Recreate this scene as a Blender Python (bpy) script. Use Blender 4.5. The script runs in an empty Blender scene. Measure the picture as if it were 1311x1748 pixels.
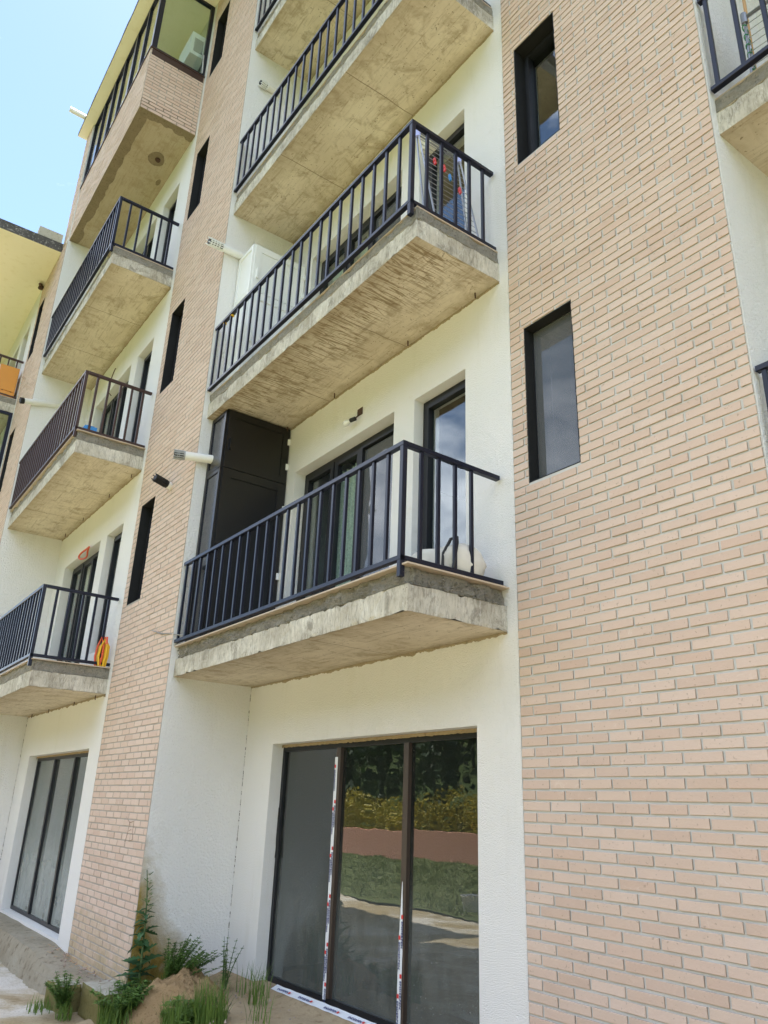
import bpy, bmesh, math, random
from mathutils import Vector, Matrix, noise
R = random.Random(7)
S = bpy.context.scene
COL = S.collection
rad = math.radians

# ------------------------------------------------------------------ camera, sky, sun, exposure
cd = bpy.data.cameras.new('camera')
cam = bpy.data.objects.new('camera', cd)
COL.objects.link(cam)
r_ = Vector((0.58978866, 0.80683636, 0.03412371))
u_ = Vector((0.27098358, -0.23753782, 0.93281493))
f_ = Vector((-0.76073467, 0.5409167, 0.35873652))
CAM = Vector((7.8373, -3.8839, 1.6619))
M = Matrix.Identity(4)
for i in range(3):
    M[i][0], M[i][1], M[i][2], M[i][3] = r_[i], u_[i], -f_[i], CAM[i]
cam.matrix_world = M
cd.sensor_fit = 'VERTICAL'
cd.sensor_height = 36.0
cd.lens = 1324.976 / 1748 * 36.0
cd.clip_start = 0.05
cd.clip_end = 2000
S.camera = cam

SUN_EL, SUN_AZ = rad(70), rad(-61)          # azimuth from +y towards +x
W = bpy.data.worlds.new('World'); S.world = W; W.use_nodes = True
nt = W.node_tree; nt.nodes.clear()
def wn(t, **k):
    n = nt.nodes.new(t)
    for a, b in k.items(): setattr(n, a, b)
    return n
wo = wn('ShaderNodeOutputWorld'); wb = wn('ShaderNodeBackground')
sky = wn('ShaderNodeTexSky', sky_type='NISHITA', sun_disc=False, sun_elevation=SUN_EL, sun_rotation=SUN_AZ,
         altitude=600, air_density=1.0, dust_density=0.35, ozone_density=1.6)
tc = wn('ShaderNodeTexCoord')
mp = wn('ShaderNodeMapping'); mp.inputs['Scale'].default_value = (1, 1, 2.2); mp.inputs['Location'].default_value = (8.304, 11.599, 0.401)
nz = wn('ShaderNodeTexNoise'); nz.inputs['Scale'].default_value = 2.1; nz.inputs['Detail'].default_value = 9; nz.inputs['Roughness'].default_value = 0.6
cr = wn('ShaderNodeValToRGB'); cr.color_ramp.elements[0].position = 0.475; cr.color_ramp.elements[1].position = 0.62
cr.color_ramp.elements[0].color = (0.0, 0.0, 0.0, 1)
cr.color_ramp.elements[1].color = (0.92, 0.92, 0.92, 1)
mx = wn('ShaderNodeMix', data_type='RGBA'); mx.inputs['B'].default_value = (12.6, 13.4, 15.0, 1)
L_ = nt.links.new
L_(tc.outputs['Generated'], mp.inputs['Vector']); L_(mp.outputs['Vector'], nz.inputs['Vector'])
L_(nz.outputs['Fac'], cr.inputs['Fac']); L_(cr.outputs['Color'], mx.inputs['Factor'])
L_(sky.outputs['Color'], mx.inputs['A']); L_(mx.outputs['Result'], wb.inputs['Color'])
wb.inputs['Strength'].default_value = 0.075
L_(wb.outputs['Background'], wo.inputs['Surface'])

sl = bpy.data.lights.new('sun', 'SUN'); sl.energy = 5.0; sl.angle = rad(0.5); sl.color = (1, 0.965, 0.91)
so = bpy.data.objects.new('sun', sl); COL.objects.link(so)
sd = Vector((math.sin(SUN_AZ) * math.cos(SUN_EL), math.cos(SUN_AZ) * math.cos(SUN_EL), math.sin(SUN_EL)))
so.rotation_euler = sd.to_track_quat('Z', 'Y').to_euler(); so.location = (0, 20, 40)
S.view_settings.view_transform = 'Standard'
try: S.view_settings.look = 'None'
except Exception: pass
S.view_settings.exposure = 2.22
S.view_settings.gamma = 1
S.view_settings.use_curve_mapping = False
S.cycles.max_bounces = 10
S.cycles.diffuse_bounces = 5
S.cycles.glossy_bounces = 5
S.cycles.transparent_max_bounces = 16
S.cycles.transmission_bounces = 6
S.cycles.use_denoising = True

# ------------------------------------------------------------------ materials
class NM:
    """small node helper for one material"""
    def __init__(s, name):
        s.m = bpy.data.materials.new(name); s.m.use_nodes = True
        s.t = s.m.node_tree; s.t.nodes.clear()
        s.out = s.t.nodes.new('ShaderNodeOutputMaterial')
    def n(s, typ, ins=None, **k):
        x = s.t.nodes.new(typ)
        for a, b in k.items(): setattr(x, a, b)
        for a, b in (ins or {}).items():
            if isinstance(b, bpy.types.NodeSocket): s.t.links.new(b, x.inputs[a])
            else: x.inputs[a].default_value = b
        return x
    def coord(s, scale=(1, 1, 1), rnd=True):
        c = s.n('ShaderNodeTexCoord').outputs['Object']
        m = s.n('ShaderNodeMapping', {'Vector': c, 'Scale': scale})
        if rnd:
            oi = s.n('ShaderNodeObjectInfo').outputs['Random']
            v = s.n('ShaderNodeMath', {0: oi, 1: 37.0}, operation='MULTIPLY').outputs[0]
            s.t.links.new(v, m.inputs['Location'])
        return m.outputs['Vector']
    def noise(s, vec, scale, detail=5, rough=0.6, dist=0.0):
        return s.n('ShaderNodeTexNoise', {'Vector': vec, 'Scale': scale, 'Detail': detail, 'Roughness': rough, 'Distortion': dist}).outputs['Fac']
    def ramp(s, fac, stops):
        r = s.n('ShaderNodeValToRGB', {'Fac': fac}); e = r.color_ramp.elements
        while len(e) < len(stops): e.new(0.5)
        for i, (p, c) in enumerate(stops):
            e[i].position = p; e[i].color = (*c, 1) if len(c) == 3 else c
        return r.outputs['Color']
    def mix(s, f, a, b, mode='MIX'):
        x = s.n('ShaderNodeMix', data_type='RGBA', blend_type=mode)
        for k, v in (('Factor', f), ('A', a), ('B', b)):
            if isinstance(v, bpy.types.NodeSocket): s.t.links.new(v, x.inputs[k])
            else: x.inputs[k].default_value = v if not isinstance(v, tuple) else (*v, 1)[:4]
        return x.outputs['Result']
    def math(s, op, a, b=0.0, clamp=False):
        return s.n('ShaderNodeMath', {0: a, 1: b}, operation=op, use_clamp=clamp).outputs[0]
    def bsdf(s, col, rough=0.7, metal=0.0, bump=None, bstr=0.3, bdist=0.01, spec=0.5, **k):
        p = s.n('ShaderNodeBsdfPrincipled')
        for kk, v in (('Base Color', col), ('Roughness', rough), ('Metallic', metal), ('Specular IOR Level', spec)):
            if isinstance(v, bpy.types.NodeSocket): s.t.links.new(v, p.inputs[kk])
            else: p.inputs[kk].default_value = (*v, 1) if isinstance(v, tuple) else v
        for kk, v in k.items(): p.inputs[kk].default_value = v
        if bump is not None:
            b = s.n('ShaderNodeBump', {'Height': bump, 'Strength': bstr, 'Distance': bdist})
            s.t.links.new(b.outputs[0], p.inputs['Normal'])
        return p.outputs[0]
    def done(s, sh):
        s.t.links.new(sh, s.out.inputs['Surface']); return s.m
    def z(s):
        return s.n('ShaderNodeSeparateXYZ', {0: s.n('ShaderNodeNewGeometry').outputs['Position']}).outputs

def m_simple(name, col, rough=0.6, metal=0.0, var=0.12, scale=6.0, bump=0.0, **k):
    a = NM(name); v = a.coord()
    n1 = a.noise(v, scale, 6)
    c = a.mix(n1, tuple(x * (1 - var) for x in col), tuple(min(1, x * (1 + var)) for x in col))
    return a.done(a.bsdf(c, rough, metal, a.noise(v, scale * 12, 4) if bump else None, bump, 0.004, **k))

def m_stucco(name='cream_stucco', coarse=False):
    a = NM(name); v = a.coord(rnd=False)
    big = a.noise(v, 0.7, 5)
    c = a.mix(big, (0.785, 0.765, 0.73), (0.84, 0.825, 0.80))
    # moss and damp rising from the soil in blotches of its own
    P = a.z()
    damp = a.math('MULTIPLY', a.math('SUBTRACT', 1.42, P[2]), 1.1)
    damp = a.math('SUBTRACT', damp, a.math('MULTIPLY', a.math('ABSOLUTE', a.math('ADD', P[1], 0.97)), 1.9))
    damp = a.math('SUBTRACT', damp, a.math('MULTIPLY', a.math('ABSOLUTE', P[0]), 1.2))
    damp = a.math('ADD', damp, a.math('MULTIPLY', a.math('SUBTRACT', a.noise(v, 3.4, 7, 0.68, 0.4), 0.5), 1.1))
    dm = a.ramp(damp, [(0.06, (0, 0, 0)), (0.42, (0.6, 0.6, 0.6)), (0.75, (1, 1, 1))])
    c = a.mix(dm, c, a.mix(a.noise(v, 14, 5), (0.20, 0.13, 0.025), (0.47, 0.34, 0.10)))
    sp = a.noise(v, 3.0, 9, 0.75)
    c = a.mix(a.ramp(sp, [(0.60, (0, 0, 0)), (0.72, (0.30, 0.30, 0.30))]), c, (0.58, 0.54, 0.43))
    c = a.mix(a.ramp(a.noise(a.coord((3.5, 3.5, 0.5), False), 1.2, 7, 0.7), [(0.55, (0, 0, 0)), (0.72, (0.22, 0.22, 0.22))]), c, (0.60, 0.57, 0.48))
    vo = a.n('ShaderNodeTexVoronoi', {'Vector': v, 'Scale': 150.0, 'Randomness': 1.0}).outputs['Distance']
    h = a.math('ADD', a.math('MULTIPLY', a.noise(v, 70, 6, 0.7), 1.2), a.math('MULTIPLY', vo, -0.8))
    if coarse: h = a.math('ADD', a.math('MULTIPLY', a.noise(v, 42, 4, 0.6), 1.6), a.math('MULTIPLY', vo, -0.35))
    return a.done(a.bsdf(c, 0.9, 0, h, 1.0 if coarse else 0.8, 0.012 if coarse else 0.007, 0.2))

def m_brick():
    a = NM('pink_beige_brick'); v = a.coord(rnd=False)
    oi = a.n('ShaderNodeObjectInfo').outputs['Random']
    at = a.n('ShaderNodeAttribute', attribute_name='tone').outputs['Fac']
    t = a.math('FRACT', a.math('ADD', oi, at))
    c = a.ramp(t, [(0.0, (0.545, 0.40, 0.315)), (0.35, (0.61, 0.465, 0.375)), (0.7, (0.64, 0.50, 0.41)), (1.0, (0.57, 0.41, 0.32))])
    w = a.n('ShaderNodeNewGeometry').outputs['Position']
    n1 = a.noise(w, 1.3, 5); n2 = a.noise(w, 30, 6, 0.7)
    c = a.mix(a.math('MULTIPLY', a.math('SUBTRACT', n1, 0.3), 0.55, True), c, (0.53, 0.37, 0.27))
    c = a.mix(a.math('MULTIPLY', n2, 0.35), c, (0.66, 0.53, 0.45))
    sp = a.noise(w, 55, 3, 0.5)
    c = a.mix(a.ramp(sp, [(0.66, (0, 0, 0)), (0.72, (0.6, 0.6, 0.6))]), c, (0.36, 0.26, 0.2))
    sm = a.noise(w, 7.5, 8, 0.75, 1.5)
    c = a.mix(a.ramp(sm, [(0.60, (0, 0, 0)), (0.70, (0.45, 0.45, 0.45))]), c, (0.74, 0.64, 0.56))
    P = a.z()
    # lime bloom and moss at the foot of the pier
    d = a.math('SUBTRACT', a.noise(w, 3.0, 6, 0.65), a.math('MULTIPLY', P[2], 0.75))
    far = a.math('LESS_THAN', P[0], 0.3)
    d = a.math('MULTIPLY', a.ramp(d, [(0.05, (0, 0, 0)), (0.40, (0.9, 0.9, 0.9))]), far)
    c = a.mix(d, c, a.mix(a.noise(w, 19, 5), (0.30, 0.22, 0.11), (0.58, 0.48, 0.33)))
    h = a.math('ADD', a.noise(w, 75, 5, 0.65), a.math('MULTIPLY', a.noise(w, 9, 3), 0.8))
    return a.done(a.bsdf(c, 0.86, 0, h, 0.35, 0.006, 0.25))

def m_mortar():
    a = NM('grey_mortar'); w = a.coord(rnd=False)
    c = a.mix(a.noise(w, 4, 7, 0.7), (0.47, 0.46, 0.44), (0.65, 0.64, 0.615))
    return a.done(a.bsdf(c, 0.95, 0, a.noise(w, 160, 4), 0.6, 0.004, 0.2))

def m_soffit(name, drips=0.0, rust=0.3):
    a = NM(name); v = a.coord()
    o = a.n('ShaderNodeTexCoord').outputs['Object']
    X = a.n('ShaderNodeSeparateXYZ', {0: o}).outputs
    n1 = a.noise(v, 1.6, 7, 0.6, 0.3)
    c = a.ramp(n1, [(0.25, (0.52, 0.44, 0.325)), (0.5, (0.62, 0.54, 0.42)), (0.75, (0.70, 0.625, 0.50))])
    # board marks running along the slab
    st = a.noise(a.coord((2, 26, 1)), 1.5, 6, 0.7, 0.5)
    c = a.mix(a.ramp(st, [(0.52, (0, 0, 0)), (0.66, (0.55, 0.55, 0.55))]), c, (0.29, 0.225, 0.14))
    # pits and specks
    pit = a.noise(v, 34, 4, 0.65)
    c = a.mix(a.ramp(pit, [(0.63, (0, 0, 0)), (0.67, (0.8, 0.8, 0.8))]), c, (0.17, 0.13, 0.08))
    # formwork joints across the slab
    wob = a.math('MULTIPLY', a.math('SUBTRACT', a.noise(o, 2.5, 3), 0.5), 0.03)
    for off in (1.27, 2.66):
        dd = a.math('ABSOLUTE', a.math('SUBTRACT', a.math('ADD', X[0], wob), off))
        c = a.mix(a.math('MULTIPLY', a.math('LESS_THAN', dd, 0.0055), 0.75), c, (0.16, 0.12, 0.075))
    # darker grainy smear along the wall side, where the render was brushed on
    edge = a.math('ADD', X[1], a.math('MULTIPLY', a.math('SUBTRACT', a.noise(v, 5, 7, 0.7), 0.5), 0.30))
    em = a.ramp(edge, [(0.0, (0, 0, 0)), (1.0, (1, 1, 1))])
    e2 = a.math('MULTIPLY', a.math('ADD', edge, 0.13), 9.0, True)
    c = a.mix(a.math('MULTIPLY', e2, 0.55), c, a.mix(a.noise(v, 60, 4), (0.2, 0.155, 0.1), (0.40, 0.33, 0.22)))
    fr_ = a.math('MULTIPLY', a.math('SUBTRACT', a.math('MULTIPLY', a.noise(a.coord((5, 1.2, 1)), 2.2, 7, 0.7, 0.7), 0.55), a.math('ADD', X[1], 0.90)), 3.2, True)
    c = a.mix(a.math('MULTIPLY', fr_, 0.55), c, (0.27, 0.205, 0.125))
    bl = a.noise(v, 4.5, 8, 0.72, 0.6)
    c = a.mix(a.ramp(bl, [(0.51, (0, 0, 0)), (0.64, (0.6, 0.6, 0.6))]), c, (0.30, 0.23, 0.14))
    # rust
    ru = a.noise(a.coord((1.3, 7, 1)), 2.2, 8, 0.75, 1.2)
    c = a.mix(a.ramp(ru, [(0.66, (0, 0, 0)), (0.74, (rust, rust, rust))]), c, (0.36, 0.14, 0.05))
    hh = a.noise(v, 45, 5, 0.7)
    if drips > 0:
        rn = a.noise(a.coord((15.0, 1.5, 1)), 1.5, 4, 0.5, 0.75)
        mask = a.math('MULTIPLY', a.math('SUBTRACT', a.math('ADD', a.noise(v, 1.9, 4), 0.02), a.math('ADD', X[1], 0.74)), 3.0, True)
        dm = a.math('MULTIPLY', a.ramp(rn, [(0.435, (0, 0, 0)), (0.475, (1, 1, 1)), (0.50, (1, 1, 1)), (0.54, (0, 0, 0))]), mask)
        c = a.mix(a.math('MULTIPLY', dm, 0.85), c, (0.225, 0.16, 0.085))
        hh = a.math('ADD', hh, a.math('MULTIPLY', dm, 1.5))
    return a.done(a.bsdf(c, 0.92, 0, hh, 0.35, 0.006, 0.2))

def m_fascia():
    a = NM('weathered_concrete'); v = a.coord()
    n1 = a.noise(v, 3, 6)
    c = a.ramp(n1, [(0.3, (0.38, 0.34, 0.265)), (0.55, (0.56, 0.52, 0.43)), (0.75, (0.72, 0.69, 0.60))])
    msk = a.noise(v, 3.3, 5, 0.6)
    st = a.noise(a.coord((48, 48, 8.0)), 1.0, 8, 0.78, 0.9)
    c = a.mix(a.math('MULTIPLY', a.ramp(st, [(0.48, (0, 0, 0)), (0.62, (0.9, 0.9, 0.9))]), a.math('MULTIPLY', msk, 1.3, True)), c, (0.20, 0.178, 0.14))
    st2 = a.noise(a.coord((13, 13, 3.0)), 1.0, 9, 0.8, 1.2)
    c = a.mix(a.math('MULTIPLY', a.ramp(st2, [(0.52, (0, 0, 0)), (0.70, (0.8, 0.8, 0.8))]), a.ramp(msk, [(0.38, (0, 0, 0)), (0.55, (1, 1, 1))])), c, (0.11, 0.096, 0.075))
    pa = a.noise(v, 4.1, 9, 0.75, 0.8)
    c = a.mix(a.ramp(pa, [(0.52, (0, 0, 0)), (0.62, (0.75, 0.75, 0.75))]), c, (0.22, 0.195, 0.155))
    wh = a.noise(a.coord((16, 16, 5.5)), 1.3, 9, 0.8, 1.0)
    c = a.mix(a.ramp(wh, [(0.53, (0, 0, 0)), (0.68, (0.6, 0.6, 0.6))]), c, (0.78, 0.76, 0.70))
    pit = a.noise(v, 48, 3, 0.6)
    c = a.mix(a.ramp(pit, [(0.67, (0, 0, 0)), (0.72, (0.8, 0.8, 0.8))]), c, (0.13, 0.115, 0.095))
    return a.done(a.bsdf(c, 0.93, 0, a.noise(v, 55, 6, 0.7), 0.5, 0.006, 0.2))

def m_rough(name, c1, c2, c3, scale=9, bs=0.8, bd=0.015):
    a = NM(name); v = a.coord()
    c = a.mix(a.noise(v, scale, 7, 0.7), c1, c2)
    c = a.mix(a.ramp(a.noise(v, scale * 5, 4, 0.6), [(0.55, (0, 0, 0)), (0.7, (0.8, 0.8, 0.8))]), c, c3)
    return a.done(a.bsdf(c, 0.95, 0, a.noise(v, scale * 7, 6, 0.7), bs, bd, 0.15))

def m_glass(name, tint=(0.9, 0.95, 0.93), dust=0.0, ripple=0.004, refl=1.0, mesh=0.0):
    a = NM(name); v = a.coord()
    b = a.n('ShaderNodeBump', {'Height': a.noise(a.coord((1, 1, 0.45)), 2.1, 2, 0.4), 'Strength': 0.5, 'Distance': ripple})
    gl = a.n('ShaderNodeBsdfGlossy', {'Color': (refl, refl, refl, 1), 'Roughness': 0.0, 'Normal': b.outputs[0]}).outputs[0]
    tr = a.n('ShaderNodeBsdfTransparent', {'Color': (*tint, 1)}).outputs[0]
    bf = a.n('ShaderNodeNewGeometry').outputs['Backfacing']
    ior = a.math('SUBTRACT', 1.62, a.math('MULTIPLY', bf, 1.62 - 1 / 1.62))     # same reflectance from both sides: the pane is a thin sheet
    fr = a.n('ShaderNodeFresnel', {'IOR': ior}).outputs[0]
    sh = a.n('ShaderNodeMixShader', {0: fr, 1: tr, 2: gl}).outputs[0]
    if mesh:
        sh = a.n('ShaderNodeMixShader', {0: mesh, 1: sh, 2: a.n('ShaderNodeBsdfDiffuse', {'Color': (0.26, 0.27, 0.285, 1)}).outputs[0]}).outputs[0]
    if dust:
        P = a.z()
        spk = a.ramp(a.noise(v, 75, 2, 0.5), [(0.70, (0, 0, 0)), (0.74, (1, 1, 1))])
        film = a.math('MULTIPLY', a.noise(a.coord((3, 3, 1.2)), 2.5, 7, 0.7), dust)
        low = a.math('SUBTRACT', 1.75, P[2], True)
        film = a.math('MULTIPLY', film, a.math('ADD', 0.15, a.math('MULTIPLY', a.math('MULTIPLY', low, low), 1.1)))
        f = a.math('ADD', film, a.math('MULTIPLY', a.math('MULTIPLY', spk, low), 0.35), True)
        df = a.n('ShaderNodeBsdfDiffuse', {'Color': (0.50, 0.53, 0.50, 1)}).outputs[0]
        sh = a.n('ShaderNodeMixShader', {0: f, 1: sh, 2: df}).outputs[0]
    return a.done(sh)

def m_leaf(name, c1, c2, scale=8):
    a = NM(name)
    w = a.n('ShaderNodeNewGeometry').outputs['Position']
    at = a.n('ShaderNodeAttribute', attribute_name='tone').outputs['Fac']
    f = a.math('ADD', a.math('MULTIPLY', a.noise(w, scale, 3), 0.6), a.math('MULTIPLY', at, 0.5), True)
    c = a.mix(f, c1, c2)
    p = a.bsdf(c, 0.55, spec=0.35)
    tl = a.n('ShaderNodeBsdfTranslucent', {'Color': c}).outputs[0]
    return a.done(a.n('ShaderNodeMixShader', {0: 0.28, 1: p, 2: tl}).outputs[0])

def m_ground(name, stops, scale, bs=0.5, second=None):
    a = NM(name); v = a.coord(rnd=False)
    c = a.ramp(a.noise(v, scale, 9, 0.68, 0.4), stops)
    if second:
        c = a.mix(a.ramp(a.noise(v, scale * 0.31, 6, 0.6, 0.8), [(0.46, (0, 0, 0)), (0.6, (0.85, 0.85, 0.85))]), c, second)
    c = a.mix(a.ramp(a.noise(v, scale * 30, 4, 0.6), [(0.5, (0, 0, 0)), (0.75, (0.5, 0.5, 0.5))]), c, tuple(x * 0.55 for x in stops[0][1]))
    return a.done(a.bsdf(c, 0.95, 0, a.noise(v, scale * 18, 7, 0.7), bs, 0.02, 0.15))

MT = {
 'stucco': m_stucco(), 'stucco_rough': m_stucco('coarse_cream_stucco', True), 'brick': m_brick(), 'mortar': m_mortar(),
 'brick_side': m_simple('dark_brick_edge', (0.36, 0.275, 0.215), 0.95, 0, 0.25, 14), 'mortar_dark': m_simple('dark_grey_mortar', (0.38, 0.34, 0.29), 0.95, 0, 0.25, 9),  # brick sides darker than their faces; left piers' mortar darker than the near wall's
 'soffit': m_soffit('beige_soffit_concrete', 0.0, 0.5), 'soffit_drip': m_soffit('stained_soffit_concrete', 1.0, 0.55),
 'fascia': m_fascia(),
 'bed': m_rough('crumbly_mortar', (0.16, 0.145, 0.115), (0.44, 0.41, 0.345), (0.085, 0.075, 0.06), 13, 1.0, 0.02),
 'tile': m_simple('buff_floor_tile', (0.50, 0.40, 0.30), 0.5),
 'navy': m_simple('dark_navy_paint', (0.0085, 0.010, 0.022), 0.34, 0.0, 0.15, 10, 0.05, spec=0.32),
 'brown': m_simple('dark_brown_paint', (0.055, 0.030, 0.024), 0.42, 0.0, 0.2, 10, 0.05, spec=0.3),
 'pvc': m_simple('anthracite_window_profile', (0.016, 0.017, 0.020), 0.4, spec=0.3),
 'pvc_brown': m_simple('brown_window_profile', (0.055, 0.038, 0.030), 0.4),
 'reveal': m_simple('charcoal_reveal_paint', (0.017, 0.017, 0.017), 0.6, 0, 0.25, 12, 0.2, spec=0.2),
 'glass': m_glass('clear_window_glass'), 'glass_dusty': m_glass('dusty_shop_glass', (0.50, 0.55, 0.54), 0.20, 0.006),
 'glass_grime': m_glass('grimy_shop_glass', (0.70, 0.76, 0.74), 0.62, 0.008),
 'screen': m_glass('insect_screen_glass', (0.45, 0.46, 0.48), 0.0, 0.012, 1.0, 0.35),
 'black': m_simple('matt_black_panel', (0.0065, 0.0062, 0.0068), 0.33, 0, 0.1, 4, 0.03, spec=0.5),
 'blackgloss': m_simple('black_gloss_panel', (0.020, 0.021, 0.026), 0.16, 0, 0.1, 4, 0.02, spec=0.8),
 'white_pvc': m_simple('white_plastic_panel', (0.80, 0.81, 0.80), 0.35, 0, 0.03, 3),
 'grey_pl': m_simple('grey_plastic', (0.32, 0.33, 0.33), 0.45),
 'white_pipe': m_simple('offwhite_pipe', (0.74, 0.72, 0.66), 0.4, 0, 0.06, 6),
 'dark': m_simple('black_rubber', (0.015, 0.015, 0.015), 0.6),
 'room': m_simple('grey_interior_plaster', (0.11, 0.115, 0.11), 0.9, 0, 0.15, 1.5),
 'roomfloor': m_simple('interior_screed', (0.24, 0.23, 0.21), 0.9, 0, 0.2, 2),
 'curtain': m_simple('pale_green_lace_curtain', (0.50, 0.55, 0.50), 0.9, 0, 0.6, 40),
 'drape': m_simple('pale_sheer_drape', (0.52, 0.55, 0.50), 0.9, 0, 0.1, 20),
 'metal': m_simple('grey_tube_metal', (0.35, 0.36, 0.38), 0.3, 0.7),
 'lilac': m_simple('lilac_plastic', (0.42, 0.45, 0.80), 0.4),
 'red': m_simple('red_plastic', (0.65, 0.035, 0.03), 0.4), 'blue': m_simple('blue_plastic', (0.03, 0.22, 0.55), 0.4),
 'green': m_simple('green_plastic', (0.02, 0.25, 0.08), 0.4),
 'orange': m_simple('orange_lacquer', (0.62, 0.26, 0.03), 0.4, 0, 0.08), 'yellow': m_simple('yellow_rubber', (0.72, 0.42, 0.015), 0.45),
 'redorange': m_simple('orange_red_rubber', (0.66, 0.10, 0.03), 0.45), 'wood': m_simple('light_wood', (0.52, 0.30, 0.12), 0.6),
 'sack': m_simple('offwhite_canvas', (0.66, 0.62, 0.54), 0.9, 0, 0.12, 9, 0.5),
 'film': m_simple('white_protective_film', (0.74, 0.76, 0.78), 0.35, 0, 0.04, 8),
 'ink_blue': m_simple('dark_blue_ink', (0.025, 0.035, 0.16), 0.5), 'ink_red': m_simple('red_ink', (0.62, 0.03, 0.03), 0.5),
 'bulb': m_simple('frosted_bulb_glass', (0.80, 0.80, 0.76), 0.15, 0, 0.02),
 'rust': m_simple('rusty_rod', (0.07, 0.035, 0.022), 0.8, 0, 0.3, 30),
 'roofpaint': m_rough('yellowed_roof_paint', (0.82, 0.75, 0.58), (0.86, 0.80, 0.65), (0.78, 0.71, 0.53), 1.5, 0.2),
 'roofedge': m_rough('black_stained_roof_edge', (0.035, 0.033, 0.032), (0.16, 0.15, 0.14), (0.4, 0.38, 0.34), 5),
 'blockc': m_rough('grey_chimney_concrete', (0.38, 0.36, 0.29), (0.54, 0.51, 0.42), (0.27, 0.25, 0.2), 5, 0.4),
 'mossy': m_rough('mossy_concrete', (0.13, 0.115, 0.035), (0.27, 0.23, 0.10), (0.09, 0.10, 0.025), 7),
 'blocktop': m_rough('chalky_concrete', (0.20, 0.175, 0.10), (0.56, 0.54, 0.48), (0.16, 0.14, 0.06), 3.5),
 'dirt': m_rough('sandy_soil', (0.33, 0.21, 0.10), (0.50, 0.345, 0.18), (0.20, 0.125, 0.06), 9, 1.0, 0.03),
 'sand': m_rough('pale_sand_screed', (0.30, 0.215, 0.12), (0.48, 0.385, 0.25), (0.22, 0.15, 0.08), 2.4, 0.9, 0.02),
 'ledge': m_rough('worn_ledge_concrete', (0.20, 0.155, 0.09), (0.46, 0.42, 0.33), (0.15, 0.11, 0.065), 2.2, 1.0, 0.03),
 'pebble': m_simple('grey_pebble', (0.33, 0.26, 0.21), 0.9, 0, 0.3, 9, 0.4),
 'leaf_dark': m_leaf('dark_bluegreen_leaf', (0.030, 0.080, 0.040), (0.085, 0.18, 0.065)),
 'leaf_mid': m_leaf('mid_green_leaf', (0.060, 0.125, 0.024), (0.15, 0.26, 0.05)),
 'leaf_bright': m_leaf('bright_grass_blade', (0.065, 0.125, 0.02), (0.17, 0.26, 0.05)),
 'lawn_blade': m_leaf('lawn_blade', (0.095, 0.135, 0.028), (0.19, 0.225, 0.065)),
 'stem': m_simple('green_stem', (0.075, 0.13, 0.04), 0.6),
 'shrub': m_leaf('yellow_green_shrub_leaf', (0.24, 0.21, 0.02), (0.48, 0.38, 0.05), 3),
 'forest': m_leaf('dark_forest_leaf', (0.012, 0.026, 0.009), (0.04, 0.075, 0.02), 1.2),
 'terra': m_rough('terracotta_render', (0.70, 0.35, 0.245), (0.76, 0.42, 0.31), (0.62, 0.30, 0.20), 2, 0.3),
 'pave': m_ground('pale_forecourt_concrete', [(0.32, (0.27, 0.20, 0.11)), (0.46, (0.44, 0.365, 0.25)), (0.60, (0.62, 0.575, 0.50))], 1.6, 0.6, (0.36, 0.275, 0.145)),
 'lawn': m_ground('lawn_grass', [(0.3, (0.07, 0.088, 0.028)), (0.55, (0.11, 0.13, 0.045)), (0.75, (0.18, 0.185, 0.085))], 1.4, 0.8),
 'hill': m_ground('hillside_undergrowth', [(0.3, (0.03, 0.05, 0.015)), (0.6, (0.06, 0.08, 0.025)), (0.8, (0.1, 0.1, 0.04))], 0.4, 0.8),
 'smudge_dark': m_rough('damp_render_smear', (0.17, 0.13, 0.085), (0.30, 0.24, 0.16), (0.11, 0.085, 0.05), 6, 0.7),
 'smudge': m_rough('grey_render_smear', (0.27, 0.215, 0.135), (0.46, 0.385, 0.26), (0.19, 0.15, 0.095), 8, 0.7),
}

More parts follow.
